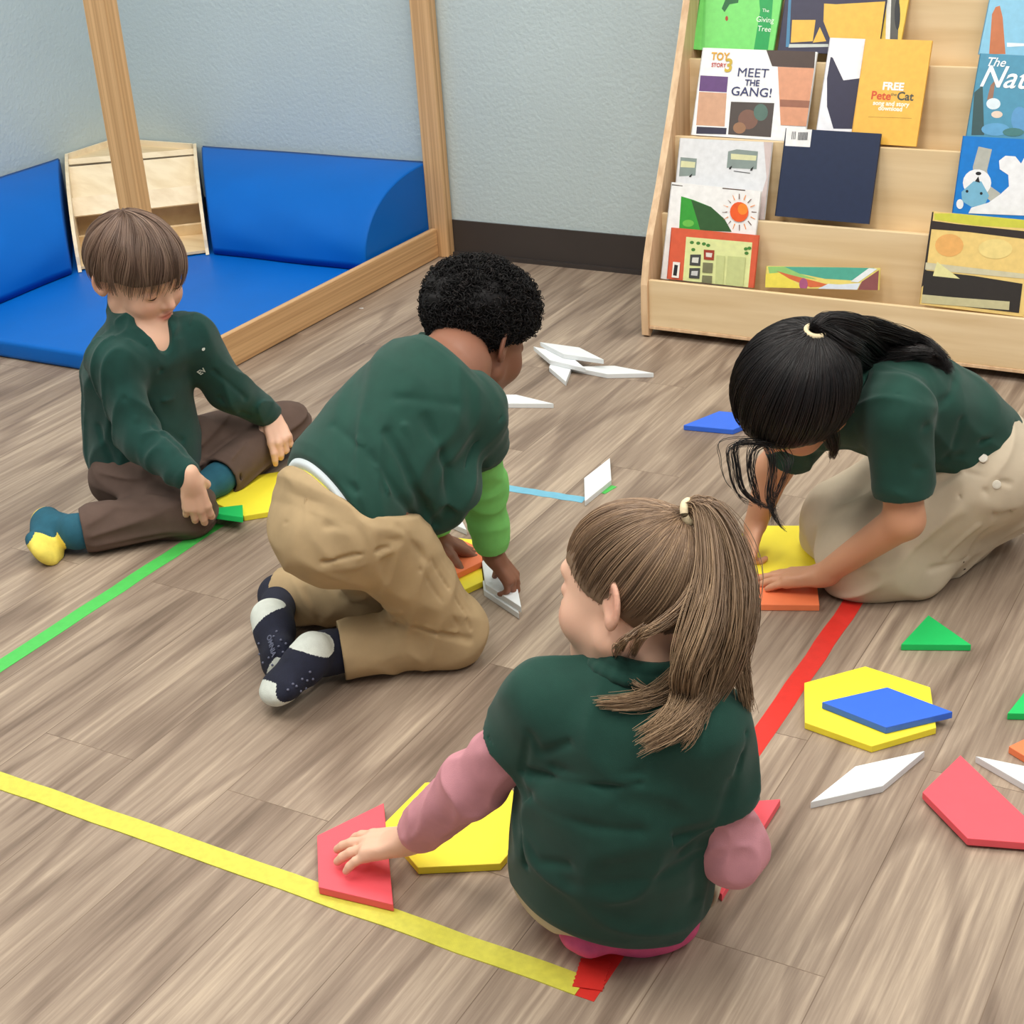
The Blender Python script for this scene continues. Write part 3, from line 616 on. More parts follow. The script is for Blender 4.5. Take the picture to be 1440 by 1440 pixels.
class Field:
    def __init__(s, prims, disp=()): s.p = prims; s.disp = disp
    def ev(s, Q, idx=None, nodisp=False):
        d = np.full(len(Q), 1e3)
        for i in (range(len(s.p)) if idx is None else idx):
            p = s.p[i]; v = p.fn(Q)
            if p.op == 'u': d = smin(d, v, p.k)
            elif p.op == 's': d = -smin(-d, v, p.k)
            elif p.op == 'i': d = -smin(-d, -v, p.k)
        if not nodisp:
            tot = sum(f(Q) for f in s.disp) if s.disp else 0
            if s.disp:
                fade = np.ones(len(Q))
                for p in s.p:
                    for c, n, r in (p.hem or ()):
                        v = np.clip(np.abs((Q-c)@n)/.016, 0, 1); v = np.where(((Q-c)**2).sum(1) < r*r, v, 1); fade = np.minimum(fade, v)
                for p in s.p:
                    if p.op == 's' and p.k < .009: fade = np.minimum(fade, np.clip((np.abs(p.fn(Q))-.001)/.014, 0, 1))
                tot = tot*fade
            d = d+tot
        return d
    def hit(s, u, v, t0=.6, t1=4.5):
        r = ray(u, v); L = np.linalg.norm(r); t = t0
        for _ in range(160):
            q = CAM+r*t; d = s.ev(q[None])[0]
            if d < .0006: return q
            t += max(d, .0008)*.8/L
            if t > t1: return None
        return q
    def mesh(s, vox):
        un = [p for p in s.p if p.op == 'u']
        lo = np.min([p.c-p.r for p in un], 0)-.012; hi = np.max([p.c+p.r for p in un], 0)+.012
        B = 12; bs_ = B*vox; n = np.ceil((hi-lo)/bs_).astype(int); hd = bs_*.87; n3 = n*B+4
        I = np.stack(np.meshgrid(*[np.arange(k) for k in n], indexing='ij'), -1).reshape(-1, 3)
        Cn = lo+(I+.5)*bs_
        bnd = np.stack([(np.linalg.norm(Cn-p.c, axis=1)-p.r) for p in s.p], 1)
        isu = np.array([p.op == 'u' for p in s.p]); keep = (bnd[:, isu].min(1) < hd+.012)
        I, Cn, bnd = I[keep], Cn[keep], bnd[keep]
        dc = s.ev(Cn); k2 = np.abs(dc) < hd*1.5+.014; I, Cn, bnd, dc = I[k2], Cn[k2], bnd[k2], dc[k2]
        g = np.stack(np.meshgrid(*[np.arange(B+1)]*3, indexing='ij'), -1).reshape(-1, 3)
        M1 = n3[1]*n3[2]; M2 = n3[2]
        vid, vco, quads = [], [], []
        corners = np.array([[i, j, k] for i in (0, 1) for j in (0, 1) for k in (0, 1)])
        for bi in range(len(I)):
            idx = [i for i, p in enumerate(s.p) if bnd[bi, i] < hd+p.k+.02+max(0, dc[bi])]
            if not any(isu[i] for i in idx): continue
            base = I[bi]*B; Q = lo+(base+g)*vox
            D = s.ev(Q, idx).reshape(B+1, B+1, B+1)
            if D.min() > 0 or D.max() < 0: continue
            D = np.where(np.abs(D) < 1e-7, 1e-7, D)
            c8 = np.stack([D[a:a+B, b:b+B, c:c+B] for a, b, c in corners], -1); neg = c8 < 0; cnt = neg.sum(-1); act = (cnt > 0) & (cnt < 8)
            ia = np.argwhere(act); v8 = c8[act]; acc = np.zeros((len(ia), 3)); num = np.zeros(len(ia))
            for a in range(8):
                for ax, st in ((0, 4), (1, 2), (2, 1)):
                    if a & st: continue
                    b = a | st; x, y = v8[:, a], v8[:, b]; m = (x < 0) != (y < 0)
                    t = np.where(m, x/(x-y+1e-20), 0); p = corners[a][None].repeat(len(ia), 0).astype(float); p[:, ax] += t
                    acc[m] += p[m]; num[m] += 1
            co = acc/num[:, None]; cell = base+ia
            vid.append(cell[:, 0]*M1+cell[:, 1]*M2+cell[:, 2]+(M1+M2+1)); vco.append(lo+(cell+co)*vox)
            sg = D < 0
            for ax in range(3):
                s0 = sg[:B, :B, :B]; s1 = [sg[1:B+1, :B, :B], sg[:B, 1:B+1, :B], sg[:B, :B, 1:B+1]][ax]
                e = np.argwhere(s0 != s1)
                if not len(e): continue
                fl = s0[tuple(e.T)]; e = e+base; o1 = np.zeros(3, int); o2 = np.zeros(3, int); o1[(ax+1) % 3] = 1; o2[(ax+2) % 3] = 1
                idf = lambda c: c[:, 0]*M1+c[:, 1]*M2+c[:, 2]+(M1+M2+1)
                q = np.stack([idf(e-o1-o2), idf(e-o2), idf(e), idf(e-o1)], 1); q[~fl] = q[~fl][:, ::-1]; quads.append(q)
        vid = np.concatenate(vid); vco = np.concatenate(vco); quads = np.concatenate(quads)
        od = np.argsort(vid); sid = vid[od]; pos = np.searchsorted(sid, quads); pos = np.clip(pos, 0, len(sid)-1)
        ok = (sid[pos] == quads).all(1); return vco[od], pos[ok]
def mesh_field(name, prims, vox, m, root, parent=None, disp=(), face_mat=None, red=None, smooth=1):
    V, Fc = Field(prims, disp).mesh(vox)
    if smooth:
        e = np.concatenate([Fc[:, [0, 1]], Fc[:, [1, 2]], Fc[:, [2, 3]], Fc[:, [3, 0]]])
        for _ in range(smooth):
            A = np.zeros_like(V); n = np.zeros(len(V)); np.add.at(A, e[:, 0], V[e[:, 1]]); np.add.at(n, e[:, 0], 1); np.add.at(A, e[:, 1], V[e[:, 0]]); np.add.at(n, e[:, 1], 1)
            V = V*.5+.5*A/np.maximum(n, 1)[:, None]
    if name == 'body':
        lab = np.arange(len(V)); e = np.concatenate([Fc[:, [0, 1]], Fc[:, [1, 2]], Fc[:, [2, 3]]])
        while True:
            l0 = lab.copy(); mn_ = np.minimum(lab[e[:, 0]], lab[e[:, 1]]); np.minimum.at(lab, e[:, 0], mn_); np.minimum.at(lab, e[:, 1], mn_); lab = lab[lab]
            if (lab == l0).all(): break
        un_, ct = np.unique(lab, return_counts=True)
        if len(un_) > 1: print('BODY COMPONENTS', sorted(ct)[::-1][:5], V[lab == un_[np.argsort(ct)[-2]]].mean(0))
        kp = lab == un_[np.argmax(ct)]; mp_ = np.cumsum(kp)-1; Fc = mp_[Fc[kp[Fc[:, 0]]]]; V = V[kp]
    V[:, 2] = np.maximum(V[:, 2], .0008)
    me = mesh_np(name, V-np.array(root.location), Fc)
    if red is not None: attr(me, 'red', red(V))
    o = link(name, me, m, parent or root)
    if face_mat is not None:
        cen = V[Fc].mean(1); me.polygons.foreach_set('material_index', face_mat(cen).astype(np.int32))
    return o
def frame(f, up):
    f = nrm(f); up = np.array(up, float); up = nrm(up-f*(up@f)); return np.stack([np.cross(up, f), f, up], 1)

# local head coordinates: x = person's left, y = forward, z = up
CR_C = A3(0, -.008, .022); CR_R = A3(.071, .088, .074)
class Head:
    def __init__(s, c, f, up, sc_=1.0): s.c = np.array(c, float); s.R = frame(f, up); s.s = sc_
    def w(s, *p): return s.c+s.R@(np.array(p, float)*s.s)
    def W(s, Pn): return s.c+(Pn*s.s)@s.R.T
    def L(s, Q): return ((Q-s.c)@s.R)/s.s
    def prims(s):
        q = s.s; e = lambda c, r, k=.01, op='u', R=None: ell(s.w(*c), np.array(r)*q, s.R if R is None else s.R@R, k, op)
        b = lambda c, r, k=.01, op='u': ball(s.w(*c), r*q, k, op)
        cn = lambda a, c, ra, rb, k=.01: cone(s.w(*a), s.w(*c), ra*q, rb*q, k)
        L = [e(CR_C, CR_R, .02), e((0, .020, -.030), (.056, .060, .062), .03), cn((0, .056, -.076), (0, .060, -.080), .017, .017, .02)]
        for x in (-1, 1):
            L += [cn((x*.006, .056, -.076), (x*.046, .002, -.052), .016, .020, .02), b((x*.031, .050, -.034), .027, .02)]
        L += [cn((-.03, .070, .020), (.03, .070, .020), .011, .011, .015)]
        for x in (-1, 1): L += [b((x*.030, .088, .000), .017, .014, 's')]
        for x in (-1, 1): L += [e((x*.030, .0665, -.001), (.0155, .0115, .0115), .004)]
        L += [cn((0, .076, .004), (0, .0915, -.026), .0058, .0092, .012), b((-.0095, .083, -.030), .0058, .006), b((.0095, .083, -.030), .0058, .006),
              e((0, .0795, -.0500), (.0165, .0070, .0040), .006), e((0, .0790, -.0580), (.013, .0075, .0045), .004), e((0, .0885, -.054), (.018, .003, .0012), .002, 's')]
        for x in (-1, 1):
            bd = nrm(A3(x*.50, -.86, .05)); td = nrm(A3(x*.86, .50, 0)); R = np.stack([td, bd, nrm(np.cross(td, bd))], 1)
            c0 = A3(x*.068, -.006, -.004)+bd*.013
            L += [e(c0, (.006, .018, .029), .006, 'u', R), e(c0+td*.0065+bd*.001+A3(0, 0, .003), (.006, .0115, .0205), .003, 's', R), e(c0+A3(0, 0, -.022)-bd*.004, (.005, .008, .009), .005, 'u', R)]
        return L
    def red(s, Q):
        q = s.L(Q); r = np.zeros(len(Q))
        g = lambda c, w: np.exp(-(((q-np.array(c))/np.array(w))**2).sum(1))
        r += .85*np.clip(1.5*g((0, .087, -.054), (.0165, .02, .0068)), 0, 1) + .38*g((.036, .066, -.032), (.018, .03, .016))+.38*g((-.036, .066, -.032), (.018, .03, .016))
        r += .3*g((0, .095, -.026), (.012, .012, .010))+.45*g((.085, -.015, 0), (.012, .02, .03))+.45*g((-.085, -.015, 0), (.012, .02, .03))
        r += .22*g((.03, .075, .002), (.016, .014, .01))+.22*g((-.03, .075, .002), (.016, .014, .01)); return r
def hand(W, yd, zd, side, curl=((10, 12, 8),)*4, spread=1., thumb=(.75, .62, -.18), tb=15, s=1.0, k=.012, red=None):
    """side +1 = left hand; yd fingers, zd back of the hand. thumb sits on +x (local) where x is the thumb side"""
    yd = nrm(yd); zd = np.array(zd, float); zd = nrm(zd-yd*(zd@yd)); xd = np.cross(yd, zd)*side; R = np.stack([xd, yd, zd], 1); W = np.array(W, float)
    kn = [(.0170, .056, .001), (.0056, .060, .002), (-.0062, .057, .001), (-.0172, .051, -.001)]; Ls = [.043, .048, .044, .034]; sp = [9, 2, -5, -13]; rad = [.0066, .0068, .0065, .0058]
    ch = []
    for i in range(4):
        p = A3(*kn[i]); az = math.radians(sp[i]*spread); ang = 0; pts = [p.copy()]
        for j, fr in enumerate((.46, .30, .24)):
            ang += math.radians(curl[i][j]); d = A3(math.sin(az)*math.cos(ang), math.cos(az)*math.cos(ang), -math.sin(ang)); p = p+d*Ls[i]*fr; pts.append(p.copy())
        ch.append((pts, [rad[i]*1.06, rad[i], rad[i]*.93, rad[i]*.80]))
    t0 = A3(.014, .010, -.004); td = nrm(A3(*thumb)); t1 = t0+td*.026; cr = nrm(np.cross(td, A3(0, 0, 1)))
    a = math.radians(tb); rot = lambda v, a: v*math.cos(a)+np.cross(cr, v)*math.sin(a)+cr*(cr@v)*(1-math.cos(a))
    d2 = rot(td, -a)+A3(-.25, .25, 0)*math.sin(a); d2 = nrm(d2); t2 = t1+d2*.019; t3 = t2+nrm(d2+A3(-.2, .1, -.1)*math.sin(a))*.015
    def fn(Q):
        q = ((Q-W)@R)/s
        c = A3(0, .033, 0); h = A3(.0215-.006, .0265-.006, .0095-.006)
        x = q-c; x = x.copy(); x[:, 0] = x[:, 0]*(1+.35*np.clip((.03-q[:, 1])/.03, 0, 1)); dd = np.abs(x)-h
        d = np.linalg.norm(np.maximum(dd, 0), axis=1)+np.minimum(dd.max(1), 0)-.0065
        d = smin(d, cone_d(q, A3(0, -.012, 0), A3(0, .014, 0), .0145, .0135), .012)
        fg = None
        for pts, rr in ch:
            f_ = None
            for i in range(3):
                v = cone_d(q, pts[i], pts[i+1], rr[i], rr[i+1]); f_ = v if f_ is None else smin(f_, v, .0015)
            fg = f_ if fg is None else np.minimum(fg, f_)
            d = smin(d, cone_d(q, pts[0]*A3(.8, .55, 1), pts[0], .006, rr[0]*1.05), .004)
        d = smin(d, fg, .004)
        th = smin(cone_d(q, t0, t1, .0100, .0082), smin(cone_d(q, t1, t2, .0080, .0070), cone_d(q, t2, t3, .0070, .0054), .002), .003)
        return smin(d, th, .006)*s
    H = Pr(fn, W+R@A3(.005, .05, 0)*s, .085*s, k); H.tips = [W+R@(p[0][-1]*s) for p in ch]; H.kn = [W+R@(p[0][0]*s) for p in ch]; H.nails = [(W+R@(p[0][-1]*s), R) for p in ch]
    return H
def foot(A, H, T, up, off=0., k=.015, w=1.):
    A, H, T = (np.array(x, float) for x in (A, H, T)); d = nrm(T-H); up = np.array(up, float); up = nrm(up-d*(up@d)); sd = np.cross(d, up); L = np.linalg.norm(T-H)
    n = [(H+up*.004, .021*w, .023), (H+d*L*.35+up*.004, .022*w, .020), (H+d*L*.70-up*.003, .029*w, .0135), (T-d*.014-up*.005, .025*w, .0105)]
    return [loft(n, sd, up, k, off, ks=.02), cone(A, H+d*.018+up*.010, .024+off, .022+off, .02)]
def body(J, head, side, front, spine, hands, feet, ex=(), arm_r=(.031, .026, .025, .0175), tw=(.088, .066)):
    L = head.prims()
    L += [cone(head.w(0, -.022, -.045), J['N'], .034, .040, .02)]
    L += [loft([(p, tw[0]*a, tw[1]*b) for p, a, b in spine], side, front, .03), cone(J['SR'], J['SL'], .034, .034, .03)]
    for x in 'RL':
        L += [cone(J['S'+x], J['E'+x], arm_r[0], arm_r[1], .02), cone(J['E'+x], J['W'+x], arm_r[2], arm_r[3], .012)]
        L += [cone(J['H'+x], J['K'+x], .060, .042, .03), cone(J['K'+x], J['A'+x], .041, .026, .02)]
    L += hands
    for f in feet: L += f
    return L + list(ex)

def catmull(pts, M):
    p = np.array(pts, float); p = np.vstack([2*p[0]-p[1], p, 2*p[-1]-p[-2]]); n = len(p)-3; out = []
    for t in np.linspace(0, n-1e-6, M):
        i = int(t); u = t-i; a, b, c, d = p[i:i+4]; out.append(.5*((2*b)+(c-a)*u+(2*a-5*b+4*c-d)*u*u+(3*b-a-3*c+d)*u**3))
    return np.array(out)
def tubes(paths, rad, rnd, ns=3, taper=.35):
    Pt = np.asarray(paths, float); N, Mn, _ = Pt.shape; T = np.gradient(Pt, axis=1); T /= np.linalg.norm(T, axis=2, keepdims=True)+1e-12
    ref = np.cross(T[:, 0], T[:, -1]+T[:, Mn//2]*.3)+np.cross(T[:, 0], A3(.31, .52, .79))*.05; ref = ref/(np.linalg.norm(ref, axis=1, keepdims=True)+1e-12); a = ref[:, None]-T*(T*ref[:, None]).sum(-1, keepdims=True); a /= np.linalg.norm(a, axis=2, keepdims=True)+1e-12; b = np.cross(T, a)
    rad = np.broadcast_to(np.asarray(rad, float), (N,)); pr = np.sin(np.linspace(.35, PI-.12, Mn))**.6*(1-taper)+taper*.6; r = rad[:, None, None]*pr[None, :, None]
    V = np.concatenate([(Pt+r*(a*math.cos(2*PI*i/ns)+b*math.sin(2*PI*i/ns)))[:, :, None] for i in range(ns)], 2).reshape(-1, 3)
    base = (np.arange(N)[:, None]*Mn+np.arange(Mn-1)[None])*ns; Fc = []
    for i in range(ns):
        j = (i+1) % ns; Fc.append(np.stack([base+i, base+j, base+ns+j, base+ns+i], -1).reshape(-1, 4))
    return V, np.concatenate(Fc), np.repeat(np.asarray(rnd, float), Mn*ns)
def join_np(parts):
    Vs, Fs, R = [], [], []; o = 0
    for V, Fc, r in parts: Vs.append(V); Fs.append(Fc+o); R.append(r); o += len(V)
    return np.concatenate(Vs), np.concatenate(Fs), np.concatenate(R)
def hair_obj(name, parts, m, root, parent=None):
    V, Fc, r = join_np(parts); V = V.copy(); V[:, 2] = np.maximum(V[:, 2], .001); me = mesh_np(name, V-np.array(root.location), Fc); attr(me, 'rnd', r); return link(name, me, m, parent or root)
def zline(y, F=.045, S=-.004, Bk=-.058): return np.interp(y, [-.09, -.045, -.015, .025, .055, .085], [Bk, Bk+.004, S-.012, S+.006, F-.008, F])
def cap(head, off, F, S, Bk, vox=.003, disp=None, wide=1.0, base=.0, sd=3):
    rad = (CR_R+off)*head.s*A3(wide, 1, 1)
    def fn(Q):
        d = ell_d(Q, head.w(*CR_C), rad, head.R); q = head.L(Q)
        g = zline(q[:, 1], F, S, Bk)-q[:, 2]; return -smin(-d, -g*head.s, .006)
    pr = [Pr(fn, head.w(*CR_C), rad.max(), .01)]
    V, Fc = Field(pr, disp or ()).mesh(vox)
    return V, Fc, np.clip(base+.12*np.sin(warp(V, 60, sd)*3), 0, 1)
def hp(u, off, head, wide=1.0): return head.W(CR_C+u*(CR_R+off)*A3(wide, 1, 1))
def slerp(a, b, t):
    a = a[:, None]; b = b[:, None]; w = np.arccos(np.clip((a*b).sum(-1, keepdims=True), -1, 1)); s = np.sin(w)+1e-9; t = t[None, :, None]
    r = np.sin((1-t)*w)/s*a+np.sin(t*w)/s*b; return r/np.linalg.norm(r, axis=-1, keepdims=True)
def roots(n, F, S, Bk, rs, extra=0.):
    u = rs.normal(size=(n*4, 3)); u /= np.linalg.norm(u, axis=1)[:, None]; p = CR_C+u*CR_R; ok = p[:, 2] > zline(p[:, 1], F, S, Bk)+extra; return u[ok][:n]
def combed(head, tie_u, tie_w, n, F, S, Bk, off=.008, r=.0009, seed=1, lift=.004, M_=14, wide=1.0):
    rs = np.random.RandomState(seed); u = roots(n, F, S, Bk, rs); u = u+rs.normal(size=u.shape)*.01; u /= np.linalg.norm(u, axis=1)[:, None]
    t = np.linspace(0, 1, M_); U = slerp(u, np.tile(nrm(tie_u), (len(u), 1)), t)
    o = off+rs.uniform(-.0006, .0016, (len(u), 1))+lift*np.sin(t*PI)[None]-.004*(1-t[None])**4*1.2
    Pt = head.c+((CR_C+U*(CR_R*A3(wide, 1, 1)+o[..., None]))*head.s)@head.R.T
    w = (np.clip((t-.8)/.2, 0, 1)**1.5)[None, :, None]; jit = rs.normal(size=(len(u), 1, 3))*.0025; Pt = Pt*(1-w)+(np.array(tie_w)+jit)*w
    sec = np.sin(np.arctan2(U[:, 0, 0], U[:, 0, 1]+U[:, 0, 2])*23)*.18
    return tubes(Pt, r*rs.uniform(.7, 1.3, len(u)), np.clip(.48+rs.normal(size=len(u))*.08+sec*.6, 0, 1))
def lock(guide, n, w0, w1, r=.0008, seed=0, M_=26, wav=.003, wf=2.2, cut=.25, mid=None, flat=None, br=0., tipl=.12):
    """a lock of strands along one guide curve"""
    rs = np.random.RandomState(seed); G = catmull(guide, M_); t = np.linspace(0, 1, M_); off = np.clip(rs.normal(size=(n, 3)), -1.7, 1.7)*.55
    if flat is not None: fl_ = nrm(flat); off = off-np.outer(off@fl_, fl_)*.55
    W = np.interp(t, [0, .12, .45, 1], [w0, w0*1.15, mid if mid else (w0+w1)/2, w1]); ph = rs.uniform(0, 6.3, (n, 1)); d2 = rs.normal(size=(n, 1, 3))
    Pt = G[None]+off[:, None]*W[None, :, None]+(wav*np.sin(t[None]*wf*2*PI+ph)*t[None])[..., None]*d2*.6
    if cut:   # uneven ends
        e = 1-rs.uniform(0, cut, n)**1.4; Pt = np.stack([np.stack([np.interp(t*e[i], t, Pt[i, :, k]) for k in range(3)], -1) for i in range(n)])
    V, Fc, rr = tubes(Pt, r*rs.uniform(.6, 1.25, n), np.clip(.44+rs.normal(size=n)*.085+.10*np.sin(off[:, 0]*5)+br, 0, 1)); return V, Fc, np.clip(rr+np.tile(np.repeat(t*tipl, 3), n), 0, 1)
def tube_obj(name, pts, r, m, root, parent=None, M_=24, ns=8):
    V, Fc, rr = tubes([catmull(pts, M_)], r, [0], ns, .9); return link(name, mesh_np(name, V-np.array(root.location), Fc), m, parent or root)
def lashes(head, root):
    for x in (-1, 1):
        pts = [head.w(x*.030+dx, yy, zz) for dx, yy, zz in ((-.0135, .0680, -.0050), (-.007, .0745, -.0072), (0, .0768, -.0080), (.007, .0745, -.0072), (.0135, .0680, -.0050))]
        tube_obj('eyelashes', pts, .0017*head.s, M['lash'], root)
def brows(head, root, m):
    for x in (-1, 1): tube_obj('eyebrow', [head.w(x*.017, .0815, .021), head.w(x*.028, .0795, .0245), head.w(x*.043, .0710, .0205)], .0016, m, root)
def person(loc, label): return empty('person', loc, label, 'person', 'children sitting on the floor')
def logo_mark(name, text, fieldd, u, v, sz, m, root, ang=0, parent=None, squash=1):
    q = fieldd.hit(u, v); e = .0015
    if q is None: print('no hit for', text); return None
    g = np.array([fieldd.ev((q+np.eye(3)[i]*e)[None])[0]-fieldd.ev((q-np.eye(3)[i]*e)[None])[0] for i in range(3)]); n = nrm(g)
    x = nrm(_R-n*(_R@n)); y = np.cross(n, x); a = math.radians(ang); x, y = x*math.cos(a)+y*math.sin(a), -x*math.sin(a)+y*math.cos(a)
    me = text_mesh(text, sz, sz*.03); o = link(name, me, m, parent or root); q = q+n*.0012-np.array(root.location)
    o.matrix_local = Matrix([[x[i]*squash, y[i], n[i], q[i]] for i in range(3)]+[[0, 0, 0, 1]]); return o
VB, VC = .0022, .0026
def spine_pts(PC, N, back, bulge, ws):
    PC, N = np.array(PC), np.array(N); out = []
    for t, a, b in ws: out.append((PC+(N-PC)*t+nrm(back)*bulge*math.sin(PI*min(t*1.05, 1)), a, b))
    return out
def ext(a, b, t): a, b = np.array(a), np.array(b); return a+(b-a)*t
def sock_mat(H, T, toe=.78, heel=.22, heelup=None, A=None, c=None):
    A0 = np.array(c if c is not None else A)
    H, T = np.array(H), np.array(T); d = T-H; L = np.linalg.norm(d); d = d/L; A = np.array(A)
    def fm(c):
        t = (c-H)@d/L; m = np.zeros(len(c)); m[(t > toe) & (cone_d(c, H, T, .0, .0) < .036)] = 1
        hc = H-d*.006-nrm(A-H)*.004
        m[np.linalg.norm(c-hc, axis=1) < heel*L] = 1; return m
    return fm

# ======================================================== seated boy, left
J = {k: np.array(v) for k, v in {'HC': (-2.028, 2.094, .500), 'N': (-2.020, 2.072, .375), 'SR': (-2.016, 1.978, .341), 'SL': (-1.977, 2.154, .337), 'ER': (-1.972, 1.962, .205), 'EL': (-1.952, 2.215, .208),
 'WR': (-1.838, 1.942, .148), 'WL': (-1.925, 2.300, .120), 'PC': (-2.085, 2.085, .085), 'HR': (-2.075, 2.020, .078), 'HL': (-2.072, 2.150, .074), 'KR': (-1.905, 1.990, .050), 'KL': (-1.952, 2.372, .066), 'AR': (-2.050, 1.842, .044), 'AL': (-1.952, 2.138, .040)}.items()}
b1 = person((-2.06, 2.08, 0), 'seated boy with light brown hair in a dark green V-neck sweater and brown trousers')
J['HC'] = A3(-2.0241, 2.0913, .484); hd = Head(J['HC'], (.921, -.107, -.374), (.358, -.139, .923), 1.0)
side = nrm(J['SL']-J['SR']); up = nrm(J['N']-J['PC']); front = nrm(np.cross(side, up)); back = -front
sp = spine_pts(J['PC'], J['N'], back, .02, [(0, 1.0, 1.15), (.35, .95, 1.05), (.7, 1.02, 1.05), (.9, .8, .9)])
hR = hand(J['WR'], P(283, 740, .045)-J['WR'], (.62, -.70, .45), -1, ((18, 22, 16), (16, 22, 16), (18, 24, 16), (22, 26, 16)), .7, (.35, .75, -.75), 25, 1.12)
hL = hand(J['WL'], P(406, 652, .050)-J['WL'], (.3, -.35, .9), 1, ((25, 30, 20), (45, 55, 30), (55, 60, 30), (55, 60, 30)), .4, (.6, .7, -.5), 20, 1.12)
ftR = (J['AR'], P(62, 735, .030), P(66, 783, .024)); ftL = (J['AL'], P(283, 692, .035), P(268, 716, .03))
fR = foot(*ftR, (1, 0, .55)); fL = foot(*ftL, (-.6, -.2, 1))
mesh_field('body', body(J, hd, side, front, sp, [hR, hL], [fR, fL]), VB, M['skin_pale'], b1, red=lambda Q: hd.red(Q)+.3*np.clip(1-np.min([np.linalg.norm(Q-p, axis=1) for p in hR.kn+hR.tips+hL.kn+hL.tips], 0)/.010, 0, 1))
lashes(hd, b1)
# sweater
spw = spine_pts(J['PC'], J['N'], back, .022, [(-.08, .108, .098), (.15, .108, .095), (.4, .100, .084), (.68, .102, .080), (.88, .078, .064), (1.0, .054, .054)])
cr = Crease()
F_ = [loft([(p, a, b) for p, a, b in spw], side, front, .03), cone(J['SR']+A3(0, 0, .002), J['SL'], .042, .042, .03)]
F_ += [cone(J['SR'], J['ER'], .044, .038, .022), sleeve(J['ER'], ext(J['ER'], J['WR'], .90), .038, .0285, .02), cone(J['SL'], J['EL'], .044, .038, .022), sleeve(J['EL'], ext(J['EL'], J['WL'], .88), .038, .0285, .02)]
F_ += [cone(ext(J['ER'], J['WR'], .80), ext(J['ER'], J['WR'], .86), .031, .030, .003), cone(ext(J['EL'], J['WL'], .78), ext(J['EL'], J['WL'], .84), .031, .030, .003)]
collar_c = J['N']+A3(.006, 0, .004)
F_.insert(2, cutp(cone(J['N']+front*.006, ext(J['N'], hd.w(0, -.02, -.05), .9), .056, .047, .02), ext(J['N'], hd.w(0, -.02, -.05), .50), up+front*.25))
neckhole = [cone(J['N']+front*.010+A3(0, 0, .012), hd.w(0, -.02, -.05), .036, .041, .003, 's'), cone(J['N']+front*.040+A3(0, 0, .034), J['N']+front*.102+A3(0, 0, -.034), .033, .002, .003, 's')]
F_ += [plane(ext(J['PC'], J['N'], -.16), -up, .01)]
dsp = [folds(-.0055, 75, (.3, .2, .9), .55, 11), cr]
fbase = Field(F_)
for (a, b, w, A) in (((175, 560), (255, 620), .007, .004), ((190, 590), (240, 560), .006, -.004), ((215, 600), (262, 640), .006, .003), ((300, 520), (345, 560), .006, .004), ((310, 560), (350, 585), .006, .004), ((140, 600), (160, 650), .008, .004), ((200, 480), (225, 520), .006, .003)):
    p, q = fbase.hit(*a), fbase.hit(*b)
    if p is not None and q is not None: cr.add([p, q], w, A)
sw = mesh_field('sweater', F_[:-1]+neckhole+F_[-1:], VC, M['knit'], b1, disp=dsp)
# v collar band
c0, c1, c2 = J['N']+front*.104+A3(0, 0, -.056), None, None
fs = Field(F_[:-1]+neckhole+F_[-1:], dsp)
def vband():
    pts = [P_ for P_ in (fs.hit(168, 424), fs.hit(190, 447), fs.hit(214, 470), fs.hit(238, 486), fs.hit(250, 470), fs.hit(256, 445)) if P_ is not None]
    return pts
logo_mark('printed_lettering', 'EV', fs, 284, 522, .016, M['thread'], b1, 35)
logo_mark('printed_emblem', 'e', fs, 285, 491, .013, M['thread'], b1, 80)
# trousers
T_ = [ell(ext(J['HR'], J['HL'], .5)+A3(-.01, 0, .012), (.085, .105, .080), k=.02)]
for x, hipr in (('R', .072), ('L', .070)):
    T_ += [cone(J['H'+x], J['K'+x], hipr, .047, .03), sleeve(J['K'+x], ext(J['K'+x], J['A'+x], .95), .047, .043, .025)]
crt = Crease(); fbt = Field(T_)
for a, b, w, A in (((295, 640), (330, 612), .006, .006), ((296, 650), (345, 625), .005, .004), ((210, 690), (260, 705), .006, .004), ((250, 680), (280, 700), .005, -.004), ((130, 715), (240, 712), .007, -.003), ((310, 690), (340, 670), .006, .004), ((110, 705), (112, 755), .004, .002)):
    p, q = fbt.hit(*a), fbt.hit(*b)
    if p is not None and q is not None: crt.add([p, q], w, A)
mesh_field('trousers', T_, VC, M['brown'], b1, disp=[folds(-.006, 80, nrm(J['KR']-J['HR']), .6, 21), crt])
for ft, upv in ((ftR, (1, 0, .55)), (ftL, (-.6, -.2, 1))):
    mesh_field('sock', foot(*ft, upv, .0045)+[cone(ft[0], ext(ft[0], J['KR'] if ft is ftR else J['KL'], .22), .031, .032, .02)], .0022, [M['teal'], M['sockyel']], b1, face_mat=sock_mat(ft[1], ft[2], .70, .24, A=ft[0], c=ft[0]))
